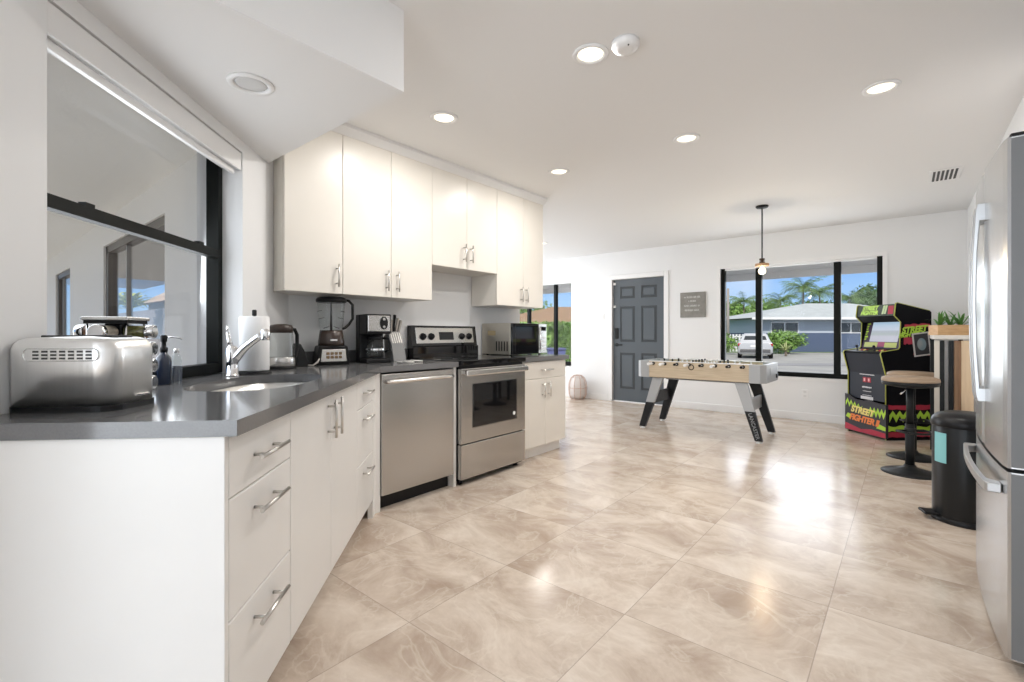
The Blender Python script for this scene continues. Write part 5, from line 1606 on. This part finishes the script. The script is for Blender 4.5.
for s in (-1, 1):
    MB().box(s * 0.76 - 0.14, s * 0.76 + 0.14, 0.02, 0.16, 0.72, 0.90, 0.03, 2).build('tail_light', mat('tail_light_red', (0.35, 0.02, 0.02), 0.2), car)
    for y in (0.8, 3.4):
        MB().lathe([(0.30, -0.1), (0.31, -0.08), (0.31, 0.08), (0.30, 0.1)], M=Tm(s * 0.82, y, 0.31) @ Matrix.Rotation(PI / 2, 4, 'Y'), seg=24).build('wheel', M_BLACK, car)
MB().box(-0.78, 0.78, -0.06, 0.1, 0.36, 0.56, 0.04, 2).build('bumper', mat('grey_bumper', (0.10, 0.10, 0.105), 0.5), car)
MB().box(-0.24, 0.24, -0.02, 0.02, 0.66, 0.78, 0.004, 1).build('plate', M_WHITEP, car)

# planting across the street
bush('round_bush', 'large rounded green bush in front of the blue house, right of the car', 'bush', *EX(19.6, 33.6, GZ), (1.9, 1.4, 1.15), 3400, 0.09, 21, M_CARD[1])
bush('round_bush', 'smaller green bush behind and left of the silver car', 'bush', *EX(14.6, 33.8, GZ), (1.9, 1.3, 1.1), 1800, 0.10, 22, M_CARD[1])
bush('round_bush', 'yellow green shrub at the left edge of the front window', 'bush', *EX(16.9, 32.6, GZ)[:2], GZ, (1.0, 0.9, 0.9), 900, 0.09, 23, M_CARD[2])
bush('shade_tree', 'broad tree crown behind the left end of the blue house roof', 'tree', *EX(41.5, 76, GZ), (4.2, 3.0, 2.4), 2600, 0.25, 24, M_CARD[1], 'trees across the street', 3.6)
bush('shade_tree', 'dark dense tree behind the blue house, far right in the front window', 'tree', *EX(58.0, 76, GZ), (4.6, 3.0, 3.6), 2600, 0.28, 25, M_CARD[0], 'trees across the street', 4.2)
bush('shade_tree', 'leafy tree beside the street pole at left of the front window', 'tree', *EX(33.2, 70, GZ), (3.2, 2.6, 2.4), 1700, 0.25, 26, M_CARD[1], 'trees across the street', 2.6)
bush('shade_tree', 'dark tree crown behind the roof peak of the blue house', 'tree', *EX(50.0, 80, GZ), (5.5, 2.6, 2.2), 2400, 0.28, 27, M_CARD[0], 'trees across the street', 3.6)
for k, (a, d, h, L_, lab) in enumerate((
        (22.9, 46.6, 4.6, 2.0, 'slender palm at left of the front window, above the parked car'),
        (29.6, 52.0, 5.0, 2.5, 'leftmost of the three big palms behind the blue house roof'),
        (36.6, 59.5, 7.2, 2.9, 'tallest middle palm behind the blue house roof'),
        (43.6, 66.5, 7.2, 3.0, 'palm just left of the right window bar, behind the roof'),
        (37.2, 52.0, 5.3, 2.3, 'palm just right of the right window bar, behind the roof'))):
    palm(lab, *EX(a, d, GZ), h, L_, 40 + k, 34, up=1.15)
yu = thing('yucca', 'spiky pale yucca in front of the round bush across the street', 'yucca', EX(17.5, 30.2, GZ))
mb = MB()
rnd = random.Random(9)
for i in range(46):
    blade(mb, (0, 0, 0.30), rnd.uniform(0, 2 * PI), rnd.uniform(0.3, 0.7), rnd.uniform(0.2, 1.0), 0.035, rnd.uniform(0.2, 0.9), 4)
mb.build('leaves', mat('pale_yucca_leaf', (0.40, 0.44, 0.20), 0.5, var=0.2, vscale=5), yu)
MB().tube([(0, 0, 0), (0.02, 0, 0.15), (0, 0, 0.33)], 0.07, seg=8).build('stem', M_TRUNK, yu)
tag(MB().cyl(EX(16.6, 36.3, GZ), EX(16.6, 36.3, 4.6), 0.12, 0.09, seg=10).build('street_pole', mat('weathered_pole', (0.30, 0.27, 0.25), 0.9)), 'grey street pole at the left edge of the front window', 'pole')
wf = thing('picket_fence', 'short white fence behind the bushes at left of the front window', 'fence', EX(16.9, 37.5, GZ), TH)
for z in (0.35, 1.15): MB().box(-0.9, 1.5, 0.02, 0.06, z, z + 0.1).build('rail', M_TRIM, wf)
for i in range(10): MB().box(-0.9 + i * 0.25, -0.9 + i * 0.25 + 0.14, -0.02, 0.02, 0, 1.4).build('picket', M_TRIM, wf)

# through the living-room window
th_ = thing('tiled_roof_house', 'low house with brown hip roof seen through the living room window', 'house', EX(2.4, 27, GZ), TH)
MB().box(-4, 5.5, 0, 6, 0, 2.0).build('walls', mat('cream_stucco', (0.62, 0.57, 0.50), 0.9), th_)
rf = MB()
A_, B_, C_, D__ = (-4.6, -0.6, 1.98), (6.1, -0.6, 1.98), (6.1, 6.6, 1.98), (-4.6, 6.6, 1.98)
Ra, Rb = (0.2, 3.0, 3.15), (3.4, 3.0, 3.15)
rf.poly([A_, B_, Rb, Ra]).poly([B_, C_, Rb]).poly([C_, D__, Ra, Rb]).poly([D__, A_, Ra]).poly([D__, C_, B_, A_])
rf.build('roof', mat('brown_roof_tiles', (0.27, 0.17, 0.10), 0.85, var=0.25, vscale=6, bump=0.4, bscale=10), th_)
MB().box(-4.62, 6.12, -0.66, -0.6, 1.86, 2.0).build('gutter', M_TRIM, th_)
hd_ = thing('clipped_hedge', 'bright green hedge seen through the living room window', 'hedge', EX(1.7, 17.5, GZ), TH)
mb = MB()
rnd = random.Random(31)
for i in range(4200):
    f_ = rnd.random()
    p = Vector((rnd.uniform(-2.2, 2.2), -0.5, rnd.uniform(0, 1.78))) if f_ < 0.65 else Vector((rnd.uniform(-2.2, 2.2), rnd.uniform(-0.5, 0.5), 1.78))
    p += Vector((rnd.gauss(0, 0.05), rnd.gauss(0, 0.06), rnd.gauss(0, 0.05)))
    a = Vector((rnd.gauss(0, 1), rnd.gauss(0, 0.6), rnd.gauss(0, 1))).normalized() * 0.07
    b = Vector((rnd.gauss(0, 1), rnd.gauss(0, 1), rnd.gauss(0, 1))).cross(a).normalized() * 0.045
    mb.poly([p - a, p - b, p + a, p + b])
mb.box(-2.2, 2.2, -0.42, 0.45, 0, 1.70)
mb.build('hedge_leaves', M_CARD[1], hd_)
bi_ = thing('wheelie_bin', 'blue wheeled bin in front of the hedge outside the living room window', 'bin', EX(1.36, 14.6, GZ), TH)
MB().prism([(-0.22, 0.06), (0.22, 0.06), (0.27, 0.95), (-0.27, 0.95)], -0.26, 0.26, axis='y', bev=0.02).build('tub', mat('blue_bin_plastic', (0.10, 0.12, 0.30), 0.45), bi_)
MB().box(-0.29, 0.29, -0.30, 0.30, 0.95, 1.01, 0.02, 2).build('lid', mat('blue_bin_lid', (0.09, 0.10, 0.26), 0.45), bi_)
for s in (-1, 1): MB().cyl((s * 0.25 - 0.03, 0.22, 0.1), (s * 0.25 + 0.03, 0.22, 0.1), 0.1, seg=16).build('wheel', M_BLACK, bi_)
bush('shade_tree', 'green tree behind the brown roofed house outside the living room window', 'tree', *EX(1.3, 34, GZ), (2.6, 2, 1.6), 1800, 0.13, 33, M_CARD[1], 'trees across the street', 1.6)
